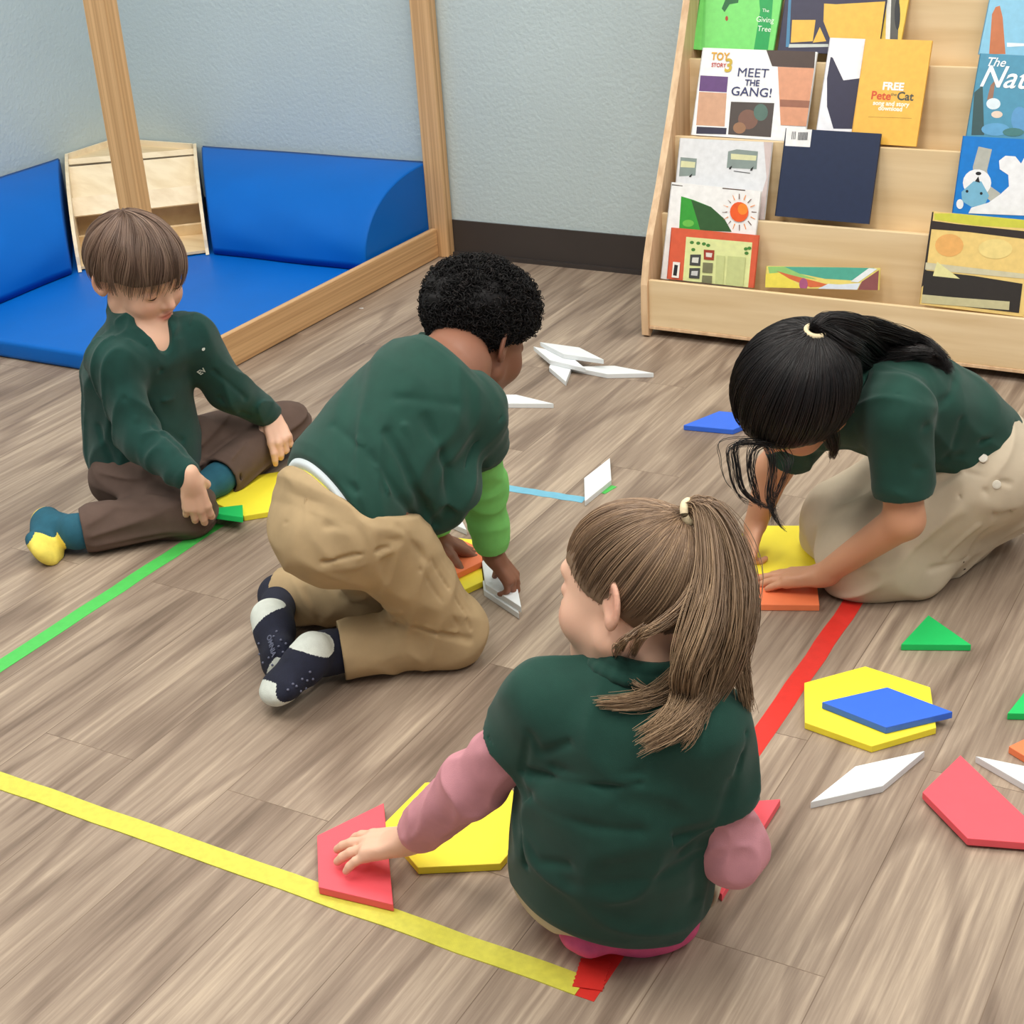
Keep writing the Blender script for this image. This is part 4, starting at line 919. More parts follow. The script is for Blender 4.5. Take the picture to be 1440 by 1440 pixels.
# hair
rs = np.random.RandomState(3)
HF, HS, HB2 = .016, .002, -.060
Vc, Fc, rc_ = cap(hd, .0105, HF+.011, HS+.010, HB2+.008, .003, base=.25)
uc = nrm(A3(.05, -.38, .92)); N_ = 4200; az = rs.uniform(0, 2*PI, N_); e1_ = nrm(np.cross(uc, A3(1, 0, 0))); e2_ = np.cross(uc, e1_)
Mh = 12; st = rs.beta(1.1, 1.6, N_)*1.5; ln = rs.uniform(.55, 1.0, N_); th = st[:, None]+np.linspace(0, 1, Mh)[None]*ln[:, None]
a_ = az[:, None]+.28*th; U = np.cos(th)[..., None]*uc+np.sin(th)[..., None]*(np.cos(a_)[..., None]*e1_+np.sin(a_)[..., None]*e2_)
thm = np.linspace(0, 2.6, 60)
for i in range(N_):
    aa = az[i]+.28*thm; uu = np.cos(thm)[:, None]*uc+np.sin(thm)[:, None]*(np.cos(aa)[:, None]*e1_+np.sin(aa)[:, None]*e2_); pz = CR_C+uu*CR_R
    low = np.argmax(pz[:, 2] < zline(pz[:, 1], HF-.006, HS-.006, HB2)); mx = thm[low]+rs.uniform(-.07, .05)
    if th[i, -1] > mx: th[i] = np.linspace(max(0, min(st[i], mx-.5)), mx, Mh)
a_ = az[:, None]+.28*th+.03*np.sin(th*5+az[:, None]*9)
U = np.cos(th)[..., None]*uc+np.sin(th)[..., None]*(np.cos(a_)[..., None]*e1_+np.sin(a_)[..., None]*e2_)
o_ = .0135+rs.uniform(-.002, .0035, (N_, 1))+.002*np.sin(az*17)[:, None]
Pt = hd.c+((CR_C+U*(CR_R+o_[..., None]))*hd.s)@hd.R.T
hair_obj('hair', [(Vc, Fc, rc_), tubes(Pt, .0011*rs.uniform(.6, 1.1, N_)*.75, np.clip(.5+rs.normal(size=N_)*.13+.12*np.sin(az*13), 0, 1))], M['hair_b1'], b1)

# ======================================================== kneeling boy, lime sleeves
J = {k: np.array(v) for k, v in {'HC': (-1.2604, 2.0531, .4564), 'N': (-1.240, 1.962, .448), 'SR': (-1.188, 1.908, .388), 'SL': (-1.320, 2.010, .415), 'ER': (-1.222, 1.972, .222), 'EL': (-1.370, 2.030, .235), 'WR': (-1.222, 1.990, .088), 'WL': (-1.372, 2.050, .062),
 'PC': (-1.312, 1.700, .300), 'HR': (-1.246, 1.684, .278), 'HL': (-1.345, 1.722, .280), 'KR': (-1.186, 1.790, .053), 'KL': (-1.330, 1.830, .060), 'AR': (-1.342, 1.655, .050), 'AL': (-1.535, 1.790, .044)}.items()}
b2 = person((-1.29, 1.80, 0), 'kneeling curly-haired boy seen from behind, lime green sleeves under a dark green T-shirt')
hd = Head(J['HC'], (.187, .864, -.467), (.081, .46, .884), 1.0)
side = nrm(J['SL']-J['SR']); up = nrm(J['N']-J['PC']); front = nrm(np.cross(side, up)); back = -front
sp = spine_pts(J['PC'], J['N'], back, .03, [(0, 1.0, 1.1), (.35, .95, 1.05), (.7, 1.02, 1.05), (.92, .8, .9)])
hR = hand(J['WR'], (.40, .10, -.62), (.80, .15, .60), -1, ((30, 50, 30),)*4, .7, (.55, .7, -.5), 30, .98)
hL = hand(J['WL'], P(652, 772, .03)-J['WL'], (.05, .0, 1), 1, ((2, 10, 8), (2, 10, 8), (2, 10, 8), (2, 10, 8)), 1.1, (.8, .55, -.15), 10, 1.0)
ftR = (J['AR'], P(437, 912, .082), P(380, 990, .026)); ftL = (J['AL'], P(375, 868, .080), P(400, 948, .026))
upR, upL = (.25, -.1, -1), (.3, .45, -.6)
upR = nrm(np.array(J['KR'])-J['AR'])+A3(0, 0, -1.2); upL = nrm(np.array(J['KL'])-J['AL'])+A3(0, 0, -.6)
fR = foot(*ftR, upR); fL = foot(*ftL, upL)
mesh_field('body', body(J, hd, side, front, sp, [hR, hL], [fR, fL]), VB, M['skin_brown'], b2, red=lambda Q: hd.red(Q)*.8)
lashes(hd, b2)
Tl = [(-.12, .119, .096), (.08, .113, .090), (.35, .110, .088), (.62, .110, .088), (.82, .092, .076), (.94, .06, .055)]
spw = spine_pts(J['PC'], J['N'], back, .012, Tl)
nH = -(up+front*.30-side*.15)
F_ = [loft(spw, side, front, .03), cone(J['SR'], J['SL'], .046, .044, .035), sleeve(J['SR']+A3(.0, 0, .0), ext(J['SR'], J['ER'], .50), .047, .046, .03, wall=.005), sleeve(J['SL'], ext(J['SL'], J['EL'], .60), .048, .049, .03),
      ell(ext(J['PC'], J['N'], .36)+front*.085+side*-.03, (.085, .075, .060), np.stack([side, up, front], 1), .05),
      plane(ext(J['PC'], J['N'], -.085), nH, .005), ball(J['N']+up*.035+front*.0, .050, .008, 's')]
fb = Field(F_); cr = Crease()
ncut = lambda p: cutp(p, P(652, 517, .455), (.42, .72, .54), .010)
F_[0] = ncut(F_[0]); F_[1] = ncut(F_[1]); fb = Field(F_)
for pts, w, A in ([((640, 690), (665, 625), (706, 585)), .0022, .003], [((640, 625), (700, 560)), .0025, .002], [((545, 610), (580, 680), (610, 735)), .009, .006], [((520, 640), (560, 700), (585, 740)), .008, .005], [((600, 590), (625, 660), (630, 720)), .010, .006], [((470, 600), (520, 640), (540, 690)), .008, .003], [((570, 600), (600, 690), (605, 735)), .006, -.005],
                  [((505, 620), (545, 690)), .006, -.003], [((430, 640), (500, 690), (590, 735)), .008, .004], [((625, 480), (665, 530)), .005, .003], [((560, 560), (640, 570)), .010, .003]):
    q = [fb.hit(*p) for p in pts]; q = [x for x in q if x is not None]
    if len(q) > 1: cr.add(q, w, A)
mesh_field('t_shirt', F_, VC, M['polo'], b2, disp=[folds(-.006, 62, nrm(up+side*.8), .38, 31), cr])
U_ = [loft(spine_pts(J['PC'], J['N'], back, .020, [(-.2, .100, .083), (-.02, .104, .085), (.15, .100, .082)]), side, front, .02), plane(ext(J['PC'], J['N'], -.112), nH, .004)]
mesh_field('undershirt', U_, .003, M['whitecloth'], b2)
for x in 'RL':
    sl = sleeve(J['E'+x], ext(J['E'+x], J['W'+x], .90), .036, .0275, .02)
    mesh_field('long_sleeve', [cone(ext(J['S'+x], J['E'+x], .3), J['E'+x], .039, .037, .02), sl], .0024, M['lime'], b2, disp=[folds(-.0045, 60, (1, .2, .1), .6, 41)])
W_ = [loft(spine_pts(J['PC'], J['N'], back, .020, [(-.22, .098, .082), (-.13, .102, .084), (0, .1, .08)]), side, front, .02), plane(ext(J['PC'], J['N'], -.17), nH, .004), plane(ext(J['PC'], J['N'], -.108), -nH, .004)]
mesh_field('waistband', W_, .003, M['yelcloth'], b2)
cw = lambda p: cutp(p, ext(J['PC'], J['N'], -.126), -nH)
T_ = [cw(ell(J['HR']+A3(.0, .0, -.005), (.070, .078, .082), k=.03)), cw(ell(J['HL']+A3(0, 0, -.005), (.070, .078, .082), k=.04)), cw(loft(spine_pts(J['PC'], J['N'], back, .018, [(-.16, .098, .078), (-.05, .111, .092)]), side, front, .03))]
for x in 'RL':
    T_.insert(0, cutp(cone(J['H'+x], J['K'+x], .074, .050, .03), ext(J['PC'], J['N'], .12)+front*.03, up-front*.8)); T_.insert(0, sleeve(J['K'+x], ext(J['K'+x], J['A'+x], .88 if x == 'R' else .99), .050, .048, .02))
fb = Field(T_); cr = Crease()
for pts, w, A in ([((455, 790), (500, 780), (545, 770)), .0035, .006], [((450, 800), (500, 796), (550, 775)), .005, -.004], [((590, 800), (630, 860), (660, 900)), .003, .0025], [((430, 700), (432, 740)), .003, -.003], [((400, 735), (500, 738)), .003, .002],
                  [((560, 870), (620, 890), (660, 900)), .006, .006], [((500, 850), (570, 880)), .006, .004], [((535, 900), (550, 950)), .007, .005], [((460, 740), (560, 760)), .008, .004], [((600, 880), (640, 890)), .004, -.003], [((430, 830), (450, 870)), .006, .004], [((480, 830), (560, 860)), .007, -.003], [((560, 740), (600, 790)), .006, .003], [((598, 775), (625, 820), (652, 862), (662, 885)), .0028, .0035], [((606, 772), (634, 815), (660, 855)), .003, -.0025]):
    q = [fb.hit(*p) for p in pts]; q = [x for x in q if x is not None]
    if len(q) > 1: cr.add(q, w, A)
mesh_field('trousers', T_, VC, M['khaki'], b2, disp=[folds(-.0045, 60, nrm(side+up*.3), .4, 51), cr])
tf_ = Field(T_)
for (a, b) in (((430, 700), (428, 726)),):
    q = [tf_.hit(*a), tf_.hit((a[0]+b[0])/2, (a[1]+b[1])/2), tf_.hit(*b)]
    if all(x is not None for x in q): tube_obj('belt_loop', [x-nrm(x-CAM)*.001 for x in q], .0034, M['khaki'], b2)
for ft, upv, kk in ((ftR, upR, 'R'), (ftL, upL, 'L')):
    so = mesh_field('sock', foot(*ft, upv, .0065, w=1.12)+[cone(ft[0], ext(ft[0], J['K'+kk], .18), .034, .036, .02)], .0022, [M['navysock'], M['whitesock']], b2, face_mat=sock_mat(ft[1], ft[2], .76 if kk == 'R' else .88, .33, A=ft[0]))
    fd = Field(foot(*ft, upv, .0065, w=1.12)); bmd = bmesh.new()
    px = ((425, 955), (417, 965), (405, 970), (423, 972), (430, 968), (432, 957), (436, 945), (440, 955), (412, 962)) if kk == 'R' else ((389, 888), (385, 895), (395, 900), (392, 909), (402, 905), (398, 917), (406, 915), (364, 905), (365, 920), (370, 932), (412, 925), (404, 927), (378, 925), (383, 935))
    for p in px:
        q = fd.hit(*p)
        if q is None: continue
        for v in bmesh.ops.create_icosphere(bmd, subdivisions=1, radius=.0024)['verts']: v.co = v.co+Vector(q-np.array(b2.location))
    tag(link('grip_dots', bm_me('grip_dots', bmd, True), M['greydot'], so), kind='stuff')
    if kk == 'L': logo_mark('sole_lettering', 'OMNIA', fd, 382, 908, .014, M['greydot'], b2, -68, parent=so, squash=.8)
# curls
rs = np.random.RandomState(8)
HF, HS, HB2 = .040, .012, -.040
def curl_off(q): return .006+.030*np.clip((q[:, 2]+.005)/.075, 0, 1)*np.clip(1.15+q[:, 1]*0, 0, 1)
def fn(Q):
    q = hd.L(Q); r = CR_R+.0; k0 = np.linalg.norm((q-CR_C)/r, axis=1); d = (k0-1)*.078-curl_off(q)*.72-.0035*warp(q, 170, 5)-.004*warp(q, 80, 6)
    g = zline(q[:, 1], HF, HS, HB2)-q[:, 2]; return np.maximum(d, g)
Vc, Fc = Field([Pr(fn, hd.w(*CR_C), .125, .01)]).mesh(.0028)
rc_ = np.clip(.2+.2*warp(Vc, 300, 3), 0, 1)
N_ = 6000; u = roots(N_, HF, HS-.004, HB2, rs); N_ = len(u); q = CR_C+u*CR_R; of = curl_off(q)*rs.uniform(.55, 1.05, N_)
ctr = CR_C+u*(CR_R+of[:, None]); tg = np.cross(u, rs.normal(size=u.shape)); tg /= np.linalg.norm(tg, axis=1)[:, None]; ax = nrm(A3(0, 0, 1))*0+tg*.8+u*.5; ax /= np.linalg.norm(ax, axis=1)[:, None]
p1 = np.cross(ax, u+.01); p1 /= np.linalg.norm(p1, axis=1)[:, None]; p2 = np.cross(ax, p1)
t = np.linspace(0, 1, 12)[None, :, None]; rr = rs.uniform(.0028, .0052, N_)[:, None, None]*np.where(q[:, 2] < 0, .7, 1)[:, None, None]; ph = rs.uniform(0, 6.28, N_)[:, None, None]; tw = rs.uniform(1.1, 1.9, N_)[:, None, None]*2*PI
Pl = ctr[:, None]+ax[:, None]*(t-.5)*.011+rr*(np.cos(ph+tw*t)*p1[:, None]+np.sin(ph+tw*t)*p2[:, None])
hair_obj('hair', [(Vc, Fc, rc_), tubes((Pl.reshape(-1, 3)*hd.s@hd.R.T+hd.c).reshape(Pl.shape), .0011, rs.beta(1.6, 3, N_))], M['hair_b2'], b2)
# ======================================================== front girl, back to the camera
J = {k: np.array(v) for k, v in {'HC': (-.6476, 1.3455, .4718), 'N': (-.628, 1.315, .380), 'SR': (-.545, 1.290, .350), 'SL': (-.712, 1.262, .352), 'ER': (-.516, 1.314, .178), 'EL': (-.828, 1.264, .212), 'WR': (-.590, 1.395, .090), 'WL': (-.950, 1.288, .070),
 'PC': (-.672, 1.316, .112), 'HR': (-.638, 1.322, .100), 'HL': (-.722, 1.322, .100), 'KR': (-.640, 1.560, .072), 'KL': (-.815, 1.545, .066), 'AR': (-.600, 1.345, .036), 'AL': (-.745, 1.335, .034)}.items()}
g1 = person((-.66, 1.32, 0), 'small girl with a dark blonde ponytail sitting with her back to the viewer, pink sleeves')
hd = Head(J['HC'], (-.99, .093, -.14), (-.07, .304, .95), .95)
side = nrm(J['SL']-J['SR']); up = nrm(J['N']-J['PC']); front = nrm(np.cross(side, up)); back = -front
sp = spine_pts(J['PC'], J['N'], back, .02, [(0, 1.0, 1.1), (.35, .95, 1.05), (.7, 1.02, 1.05), (.9, .8, .9)])
hL = hand(J['WL'], P(470, 1196, .032)-J['WL'], (-.02, -.08, 1), 1, ((4, 14, 10), (0, 12, 10), (2, 14, 10), (6, 16, 12)), 1.5, (.85, .45, -.2), 12, 1.1)
hR = hand(J['WR'], (-.45, .5, -.40), (.1, .2, 1), -1, ((10, 15, 10),)*4, .8)
ftR = (J['AR'], P(925, 1320, .045), P(850, 1328, .030)); ftL = (J['AL'], (-.735, 1.315, .036), (-.650, 1.285, .030))
ftR = (np.array((-.60, 1.335, .036)), np.array((-.612, 1.320, .036)), np.array((-.722, 1.272, .026)))
fR = foot(*ftR, (.3, .2, -1)); fL = foot(*ftL, (-.3, .2, -1))
mesh_field('body', body(J, hd, side, front, sp, [hR, hL], [fR, fL], tw=(.086, .066)), VB, M['skin_pale'], g1, red=lambda Q: hd.red(Q)+.3*np.clip(1-np.min([np.linalg.norm(Q-p, axis=1) for p in hL.kn+hL.tips], 0)/.010, 0, 1))
lashes(hd, g1)
spw = spine_pts(J['PC'], J['N'], back, .026, [(-.3, .106, .092), (0, .113, .100), (.25, .108, .090), (.5, .107, .084), (.75, .100, .078), (.9, .080, .064)])
F_ = [loft(spw, side, front, .03), cone(J['SR'], J['SL'], .045, .045, .035), sleeve(J['SR'], ext(J['SR'], J['ER'], .56), .045, .046, .03), sleeve(J['SL'], ext(J['SL'], J['EL'], .46), .044, .043, .03), 
      plane(J['PC']+A3(0, 0, -.076), (-.16, -.30, -1), .01), ball(J['N']+A3(-.004, .004, .04), .046, .008, 's')]
fb = Field(F_); cr = Crease()
for pts, w, A in ([((745, 1085), (850, 1105), (900, 1100)), .006, .0045], [((745, 1100), (860, 1125)), .006, -.004], [((750, 1120), (830, 1160), (900, 1165)), .008, .004], [((735, 1150), (760, 1210), (800, 1215)), .007, .004], [((745, 1035), (760, 1060), (800, 1045)), .006, .004], [((742, 1040), (735, 1085)), .004, .004],
                  [((1030, 1100), (1010, 1160), (960, 1200)), .008, .004], [((1045, 1030), (1035, 1090)), .004, .004], [((800, 1240), (900, 1235), (980, 1200)), .010, .003], [((780, 1080), (900, 1085)), .007, .003], [((860, 1200), (960, 1180)), .008, -.003], [((740, 1170), (742, 1215)), .005, .004], [((990, 1170), (975, 1260)), .008, .003]):
    q = [fb.hit(*p) for p in pts]; q = [x for x in q if x is not None]
    if len(q) > 1: cr.add(q, w, A)
mesh_field('polo_shirt', F_, VC, M['polo'], g1, disp=[folds(-.0065, 62, side, .35, 61), cr])
def collar(J, hd, r, m, root, tilt=A3(0, 0, 0), n=22, w=.011, a0=-150, a1=150):
    """a folded polo collar: a ring round the neck, open at the front"""
    c = J['N']+tilt; ax = nrm(hd.w(0, -.02, -.05)-J['N']); e1 = nrm(front-ax*(front@ax)); e2 = np.cross(ax, e1); pr = []
    for i in range(n):
        a = math.radians(a0+(a1-a0)*i/n); b = math.radians(a0+(a1-a0)*(i+1)/n)
        f = lambda t: c-(e1*math.cos(t)+e2*math.sin(t))*r
        f2_ = lambda t: c+ax*.014-(e1*math.cos(t)+e2*math.sin(t))*(r-.008)
        pr += [cone(f(a), f(b), .0065, .0065, .006), cone(f2_(a), f2_(b), .0055, .0055, .008)]
    return mesh_field('collar', pr, .0022, m, root)
collar(J, hd, .052, M['polo'], g1, A3(-.002, -.002, .016))
for x in 'RL':
    mesh_field('long_sleeve', [cone(ext(J['S'+x], J['E'+x], .3), J['E'+x], .034, .034, .02), sleeve(J['E'+x], ext(J['E'+x], J['W'+x], .86), .034, .028, .02)], .0024, M['pink'], g1, disp=[folds(-.004, 110, nrm(J['E'+x]-J['W'+x]), .5, 71)])
T_ = [ell(ext(J['HR'], J['HL'], .5)+A3(-.022, -.010, -.016), (.100, .084, .070), k=.02)]
for x in 'RL': T_ += [cone(J['H'+x], J['K'+x], .064, .054, .03), sleeve(J['K'+x], ext(J['K'+x], J['A'+x], .85), .050, .042, .02)]
mesh_field('trousers', T_, .003, M['khaki2'], g1, disp=[folds(-.004, 70, side, .6, 81)])
for ft, upv in ((ftR, (.3, .2, -1)), (ftL, (-.3, .2, -1))): mesh_field('sock', foot(*ft, upv, .0055, w=1.1), .0024, M['hotpink'], g1, disp=[folds(-.002, 60, (1, 0, 0), .6, 85)])
# hair
HF, HS, HB2 = .036, -.004, -.060
tie_u = nrm(A3(-.02, -.56, .83)); tie = hd.W(CR_C+tie_u*(CR_R+.016)); 
Vc, Fc, rc_ = cap(hd, .0045, HF, HS, HB2, .003, base=.25)
pc = combed(hd, tie_u, tie+hd.R@A3(0, -.006, .004), 4200, HF, HS-.004, HB2-.004, .0065, .00062, 5, .005)
hair_obj('hair', [(Vc, Fc, rc_), pc], M['hair_g1'], g1)
sd = hd.R@nrm(A3(-.2, -1, 1)); 
tube_obj('hair_tie', [tie+hd.R@(A3(math.cos(a)*.0125, -.006+math.sin(a)*.003, math.sin(a)*.0115)) for a in np.linspace(0, 2*PI*.97, 12)], .0078, M['tie'], g1)
D0 = dep(tie)
back_f = Field(F_)
def on(u, v, d=.008, fb_=None):
    q = back_f.hit(u, v)
    if q is None: return Pd(u, v, fb_ or D0)
    return q-nrm(ray(u, v))*d
t0 = tie+hd.R@A3(0, -.002, .002)
g = lambda u, v, dd: Pd(u, v, D0+dd)
parts = []
L_ = [([t0, tie+hd.R@A3(-.002, -.026, .006), g(1022, 760, -.02), g(1036, 830, -.03), g(1030, 900, -.04), on(1000, 965), on(960, 1015), on(905, 1048)], 620, .0075, .010, .022, 1),
      ([t0, tie+hd.R@A3(0, -.024, .002), g(1005, 790, -.03), g(1005, 860, -.045), g(985, 920, -.05), on(945, 965), on(900, 985), on(838, 988)], 260, .007, .005, .016, 2),
      ([t0, tie+hd.R@A3(-.003, -.026, .008), g(1034, 775, -.01), g(1048, 850, -.01), g(1040, 920, -.02), g(1046, 960, -.02), g(1052, 1000, -.01)], 260, .007, .005, .013, 3),
      ([t0, tie+hd.R@A3(0, -.022, .0), g(1000, 800, -.04), g(990, 870, -.055), g(970, 930, -.06), on(965, 970), on(955, 1000), on(925, 1035)], 420, .0075, .009, .018, 4),
      ([t0, tie+hd.R@A3(.002, -.02, -.002), g(985, 800, -.03), g(960, 850, -.05), g(925, 880, -.06), g(900, 895, -.06), on(885, 940), on(920, 955)], 40, .005, .003, .006, 5),
      ([t0, tie+hd.R@A3(-.001, -.024, .004), g(1020, 780, -.015), g(1028, 850, -.02), g(1012, 920, -.035), on(1002, 960), on(985, 1010)], 260, .0075, .008, .018, 6),
      ([t0, tie+hd.R@A3(0, -.024, .002), g(1012, 800, -.03), g(1015, 870, -.04), g(1005, 930, -.045), on(990, 985), on(975, 1030), on(960, 1050)], 70, .006, .004, .012, 9), ([t0, tie+hd.R@A3(0, -.024, .002), g(1008, 800, -.035), g(1000, 880, -.05), on(975, 955), on(940, 1000), on(892, 1032)], 90, .006, .003, .012, 10),
      ([t0, tie+hd.R@A3(0, -.022, .002), g(1000, 800, -.035), g(980, 870, -.055), on(935, 940), on(885, 962)], 50, .006, .0025, .010, 11),
      ([g(905, 880, -.055), g(880, 900, -.06), on(872, 930), on(890, 960), on(935, 975)], 22, .003, .002, .003, 7), ([g(900, 885, -.05), g(872, 905, -.06), on(862, 930)], 14, .004, .004, .004, 8)]
for gd, n, w0, w1, wm, s_ in L_: parts.append(lock(gd, int(n*1.5), w0, w1, .00065, 20+s_, 26, .0055, 1.6, .42, wm, br=.08 if s_ in (2, 4, 10) else 0, tipl=.26))
hair_obj('ponytail', parts, M['hair_g1'], g1)

# ======================================================== black-haired girl, right
J = {k: np.array(v) for k, v in {'HC': (-.7357, 2.1308, .3963), 'N': (-.672, 2.232, .362), 'SR': (-.735, 2.255, .320), 'SL': (-.588, 2.180, .372), 'ER': (-.835, 2.310, .180), 'EL': (-.568, 2.168, .195), 'WR': (-.868, 2.310, .068), 'WL': (-.708, 2.200, .050),
 'PC': (-.545, 2.435, .200), 'HR': (-.585, 2.480, .190), 'HL': (-.490, 2.390, .195), 'KR': (-.735, 2.375, .055), 'KL': (-.655, 2.275, .056), 'AR': (-.600, 2.545, .045), 'AL': (-.545, 2.440, .045)}.items()}
g2 = person((-.60, 2.36, 0), 'crouching girl with long black ponytail in a dark green polo and pale khaki skirt')
hd = Head(J['HC'], (-.423, -.456, -.783), (-.126, -.826, .55), 1.02)
side = nrm(J['SL']-J['SR']); up = nrm(J['N']-J['PC']); front = nrm(np.cross(side, up)); back = -front
sp = spine_pts(J['PC'], J['N'], back, .035, [(0, 1.0, 1.1), (.35, .95, 1.05), (.7, 1.02, 1.05), (.9, .8, .9)])
hL = hand(J['WL'], P(1075, 815, .020)-J['WL'], (.0, .0, 1), 1, ((3, 6, 6), (0, 5, 5), (2, 6, 6), (3, 8, 6)), .55, (.7, .7, -.15), 8, 1.12)
hR = hand(J['WR'], P(1045, 790, .012)-J['WR'], (-.75, -.60, .25), -1, ((45, 60, 35),)*4, .4, (.35, .9, .1), 10, .98)
ftR = (J['AR'], (-.585, 2.57, .06), (-.52, 2.66, .02)); ftL = (J['AL'], (-.53, 2.465, .06), (-.465, 2.55, .02))
fR = foot(*ftR, (.3, .2, -1)); fL = foot(*ftL, (.3, .2, -1))
mesh_field('body', body(J, hd, side, front, sp, [hR, hL], [fR, fL], arm_r=(.034, .031, .031, .0195)), VB, M['skin_tan'], g2, red=lambda Q: hd.red(Q)+.3*np.clip(1-np.min([np.linalg.norm(Q-p, axis=1) for p in hL.kn+hL.tips], 0)/.010, 0, 1))
lashes(hd, g2)
spw = spine_pts(J['PC'], J['N'], back, .030, [(-.16, .112, .094), (.0, .112, .094), (.3, .108, .088), (.6, .106, .084), (.82, .092, .074), (.95, .06, .056)])
F_ = [loft(spw, side, front, .03), cone(J['SR'], J['SL'], .046, .046, .035), sleeve(J['SR'], ext(J['SR'], J['ER'], .7), .045, .046, .03), sleeve(J['SL'], ext(J['SL'], J['EL'], .76), .045, .046, .03),
      plane(ext(J['PC'], J['N'], -.10), -(up+front*.25), .008), ball(J['N']+up*.03, .046, .008, 's')]
fb = Field(F_); cr = Crease()
for pts, w, A in ([((1215, 570), (1262, 555), (1295, 565)), .0025, .002], [((1300, 600), (1330, 560), (1345, 520)), .008, .004], [((1330, 640), (1350, 590)), .008, .004], [((1380, 620), (1425, 600)), .007, .006], [((1390, 640), (1425, 625)), .006, -.004], [((1290, 660), (1350, 640)), .008, .003], [((1225, 560), (1215, 640)), .006, .004]):
    q = [fb.hit(*p) for p in pts]; q = [x for x in q if x is not None]
    if len(q) > 1: cr.add(q, w, A)
# sleeve hem seam
e_ = ext(J['SL'], J['EL'], .70)
mesh_field('polo_shirt', F_, VC, M['polo'], g2, disp=[folds(-.0055, 62, nrm(up+side*.5), .40, 91), cr])
back_f = Field(F_)
logo_mark('chest_emblem', 'ev', back_f, 1206, 636, .014, M['greydot'], g2, 10)
# skirt: draped over thighs and knees
cs_ = lambda p: cutp(p, ext(J['PC'], J['N'], .03), up, .006)
S_ = [cs_(ell(ext(J['HR'], J['HL'], .5)+A3(.0, .0, .0), (.100, .098, .100), k=.03)), cs_(loft(spine_pts(J['PC'], J['N'], back, .03, [(-.3, .105, .095), (-.05, .104, .090)]), side, front, .03))]
S_ += [cone(J['HL'], J['KL']+A3(.0, .0, .015), .086, .066, .05), cone(J['HR'], J['KR']+A3(0.01, 0, .015), .082, .062, .05), cone(J['KL']+A3(.06, .08, 0), J['KR']+A3(.06, .06, .0), .070, .070, .06), cone(J['KL']+A3(0, 0, .0), J['AL'], .070, .060, .05), cone(J['KR']+A3(0, 0, .0), J['AR'], .066, .055, .05),
       cone(J['KL'], P(1290, 812, .03), .05, .028, .05)]
fb = Field(S_); cr = Crease()
for pts, w, A in ([((1345, 660), (1350, 700)), .003, .004], [((1300, 690), (1345, 665)), .007, .005], [((1300, 680), (1290, 720)), .007, -.004], [((1385, 690), (1400, 730)), .006, .004], [((1360, 665), (1420, 680)), .005, .004], [((1310, 800), (1360, 780), (1390, 745)), .007, .005], [((1290, 760), (1350, 720)), .010, -.003], [((1100, 660), (1180, 780)), .005, .004], [((1130, 650), (1190, 740)), .008, -.004], [((1330, 780), (1375, 740)), .006, -.004]):
    q = [fb.hit(*p) for p in pts]; q = [x for x in q if x is not None]
    if len(q) > 1: cr.add(q, w, A)
sk = mesh_field('skirt', S_, VC, M['khaki2'], g2, disp=[folds(-.007, 52, nrm(J['KL']-J['HL']), .35, 101), cr])
skf = Field(S_)
for u, v in ((1383, 645), (1401, 681)):
    q = skf.hit(u, v)
    if q is None: continue
    e = .002; n = nrm([skf.ev((q+np.eye(3)[i]*e)[None])[0]-skf.ev((q-np.eye(3)[i]*e)[None])[0] for i in range(3)])
    bm = bmesh.new(); bmesh.ops.create_cone(bm, cap_ends=True, segments=20, radius1=.0075, radius2=.0066, depth=.003)
    zr = Vector(n).to_track_quat('Z', 'Y').to_matrix()
    r2 = bmesh.ops.create_cone(bm, cap_ends=True, segments=16, radius1=.0045, radius2=.0045, depth=.0008)['verts']
    for w_ in r2: w_.co.z += .0018
    for w_ in bm.verts: w_.co = zr@w_.co+Vector(q+n*.003-np.array(g2.location))
    link('button', bm_me('button', bm), M['button'], sk)
collar(J, hd, .050, M['polo'], g2, up*.008)
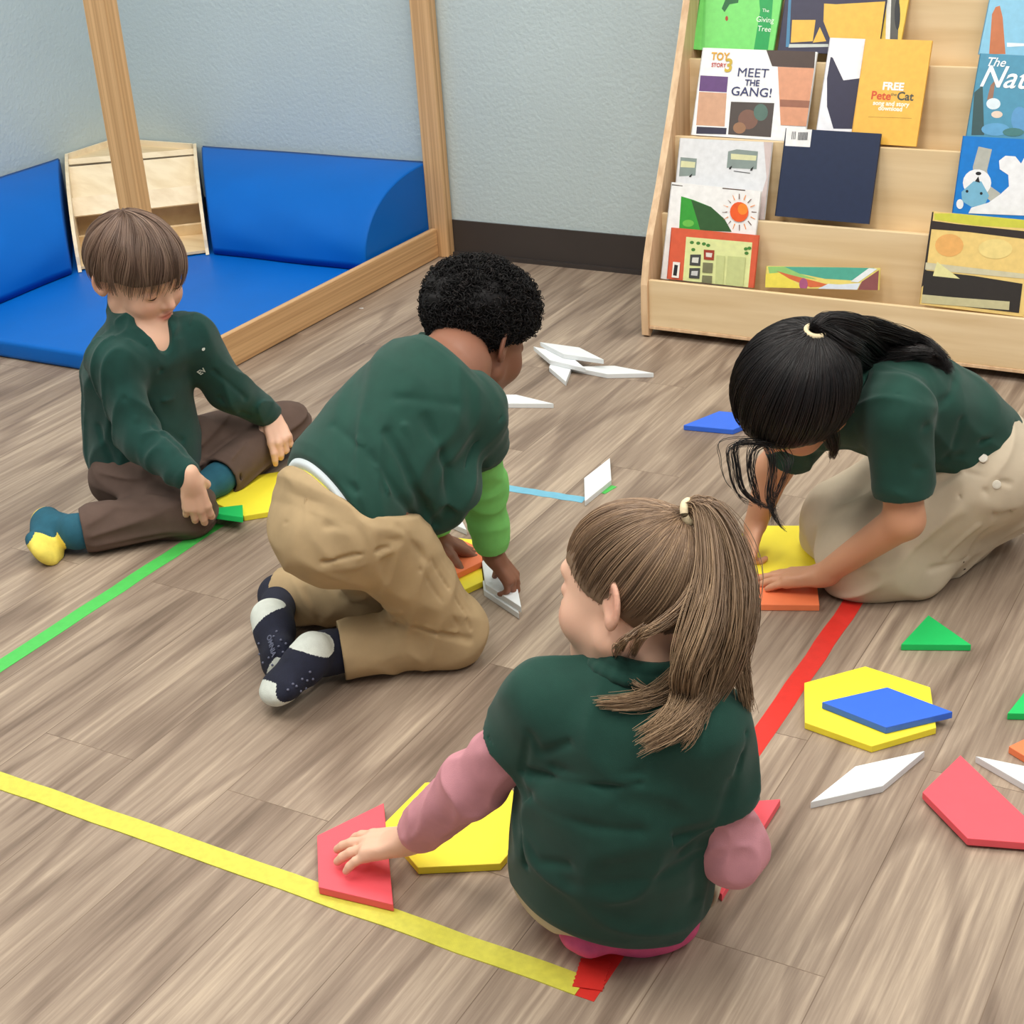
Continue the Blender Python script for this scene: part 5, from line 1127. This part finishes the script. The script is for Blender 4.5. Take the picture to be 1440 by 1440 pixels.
# hair
HF, HS, HB2 = .022, -.045, -.060
tie_u = nrm(A3(.05, -.80, .60)); tie = hd.W(CR_C+tie_u*(CR_R+.018))
Vc, Fc, rc_ = cap(hd, .012, HF, HS, HB2, .003, base=.1, wide=1.06)
pc = combed(hd, tie_u, tie, 3800, HF, HS-.004, HB2-.004, .0145, .0007, 15, .006, wide=1.06)
D0 = dep(hd.c); g = lambda u, v, dd: Pd(u, v, D0+dd)
parts = [(Vc, Fc, rc_), pc]
DL = dep(hd.w(.03, .088, .035))-.012; q_ = lambda u, v, dd=0: Pd(u, v, DL+dd)
for gd, n, w0, w1, wm, s_ in (([hd.w(.05, .07, .035), q_(1040, 622), q_(1037, 655), q_(1046, 690), q_(1072, 710), q_(1094, 716)], 60, .008, .0015, .005, 1),
      ([hd.w(.06, .06, .03), q_(1032, 625), q_(1027, 660), q_(1038, 695), q_(1060, 712)], 26, .006, .002, .004, 2), ([hd.w(-.02, .085, .03), q_(1082, 630), q_(1086, 665), q_(1082, 700), q_(1092, 730), q_(1106, 748)], 60, .010, .0015, .007, 3),
      ([hd.w(-.05, .07, .02), q_(1105, 640), q_(1100, 675), q_(1088, 705), q_(1086, 740)], 40, .010, .0015, .006, 4), ([hd.w(.065, .04, .0), q_(1022, 615), q_(1014, 645), q_(1020, 675), q_(1034, 690)], 5, .003, .0015, .003, 5),
      ([hd.w(.02, .082, .035), q_(1060, 632), q_(1056, 660), q_(1064, 695), q_(1070, 715)], 70, .012, .002, .008, 6),
      ([hd.w(-.074, .02, .01), hd.w(-.086, .03, -.03), hd.w(-.080, .04, -.07), hd.w(-.07, .05, -.10)], 260, .012, .004, .012, 7), ([hd.w(-.076, -.01, .0), hd.w(-.088, -.01, -.035), hd.w(-.082, .0, -.075), hd.w(-.075, .01, -.10)], 260, .012, .004, .012, 8),
      ([hd.w(.074, .01, .01), hd.w(.082, .03, -.03), hd.w(.076, .05, -.07)], 120, .012, .004, .010, 9)):
    parts.append(lock(gd, int(n*(.45 if s_ < 7 else 1.2)), w0*(.7 if s_ < 7 else 1), w1, .0006, 40+s_, 24, .004, 1.4, .3, wm))
hair_obj('hair', parts, M['hair_g2'], g2)
cf = Field([ell(hd.w(*CR_C), (CR_R+.0165)*A3(1.06, 1, 1)*hd.s, hd.R)]); q = [cf.hit(*p) for p in ((1056, 598), (1063, 574), (1078, 553), (1104, 538))]; q = [x for x in q if x is not None]
if len(q) > 2: tube_obj('hair_parting', q, .0019, M['skin_brown'], g2)
tube_obj('hair_tie', [tie+hd.R@A3(math.cos(a)*.0135, math.sin(a)*.009, math.sin(a)*.010) for a in np.linspace(0, 2*PI*.97, 12)], .0078, M['tie'], g2)
t0 = tie+hd.R@A3(0, -.006, .004); D1 = dep(tie)
def on2(u, v, d=.010):
    q = back_f.hit(u, v)
    return Pd(u, v, D1+.1) if q is None else q-nrm(ray(u, v))*d
parts = []
for gd, n, w0, w1, wm, s_ in (([t0, Pd(1165, 452, D1+.01), Pd(1205, 462, D1+.04), on2(1245, 492, .02), on2(1285, 500, .016), on2(1320, 508, .012), on2(1335, 520, .008)], 650, .010, .007, .020, 1),
      ([t0, Pd(1165, 470, D1+.005), Pd(1195, 490, D1+.02), on2(1220, 505, .02), on2(1260, 498, .018), on2(1310, 495, .012)], 450, .010, .006, .018, 2),
      ([t0, Pd(1175, 455, D1+.02), Pd(1215, 458, D1+.06), Pd(1260, 470, D1+.11), Pd(1300, 482, D1+.15), on2(1332, 505, .010)], 350, .009, .005, .014, 3)):
    parts.append(lock(gd, int(n*1.3), w0, w1, .0007, 60+s_, 26, .005, 2.2, .3, wm, br=.12*(s_ == 1)))
hair_obj('ponytail', parts, M['hair_g2'], g2)
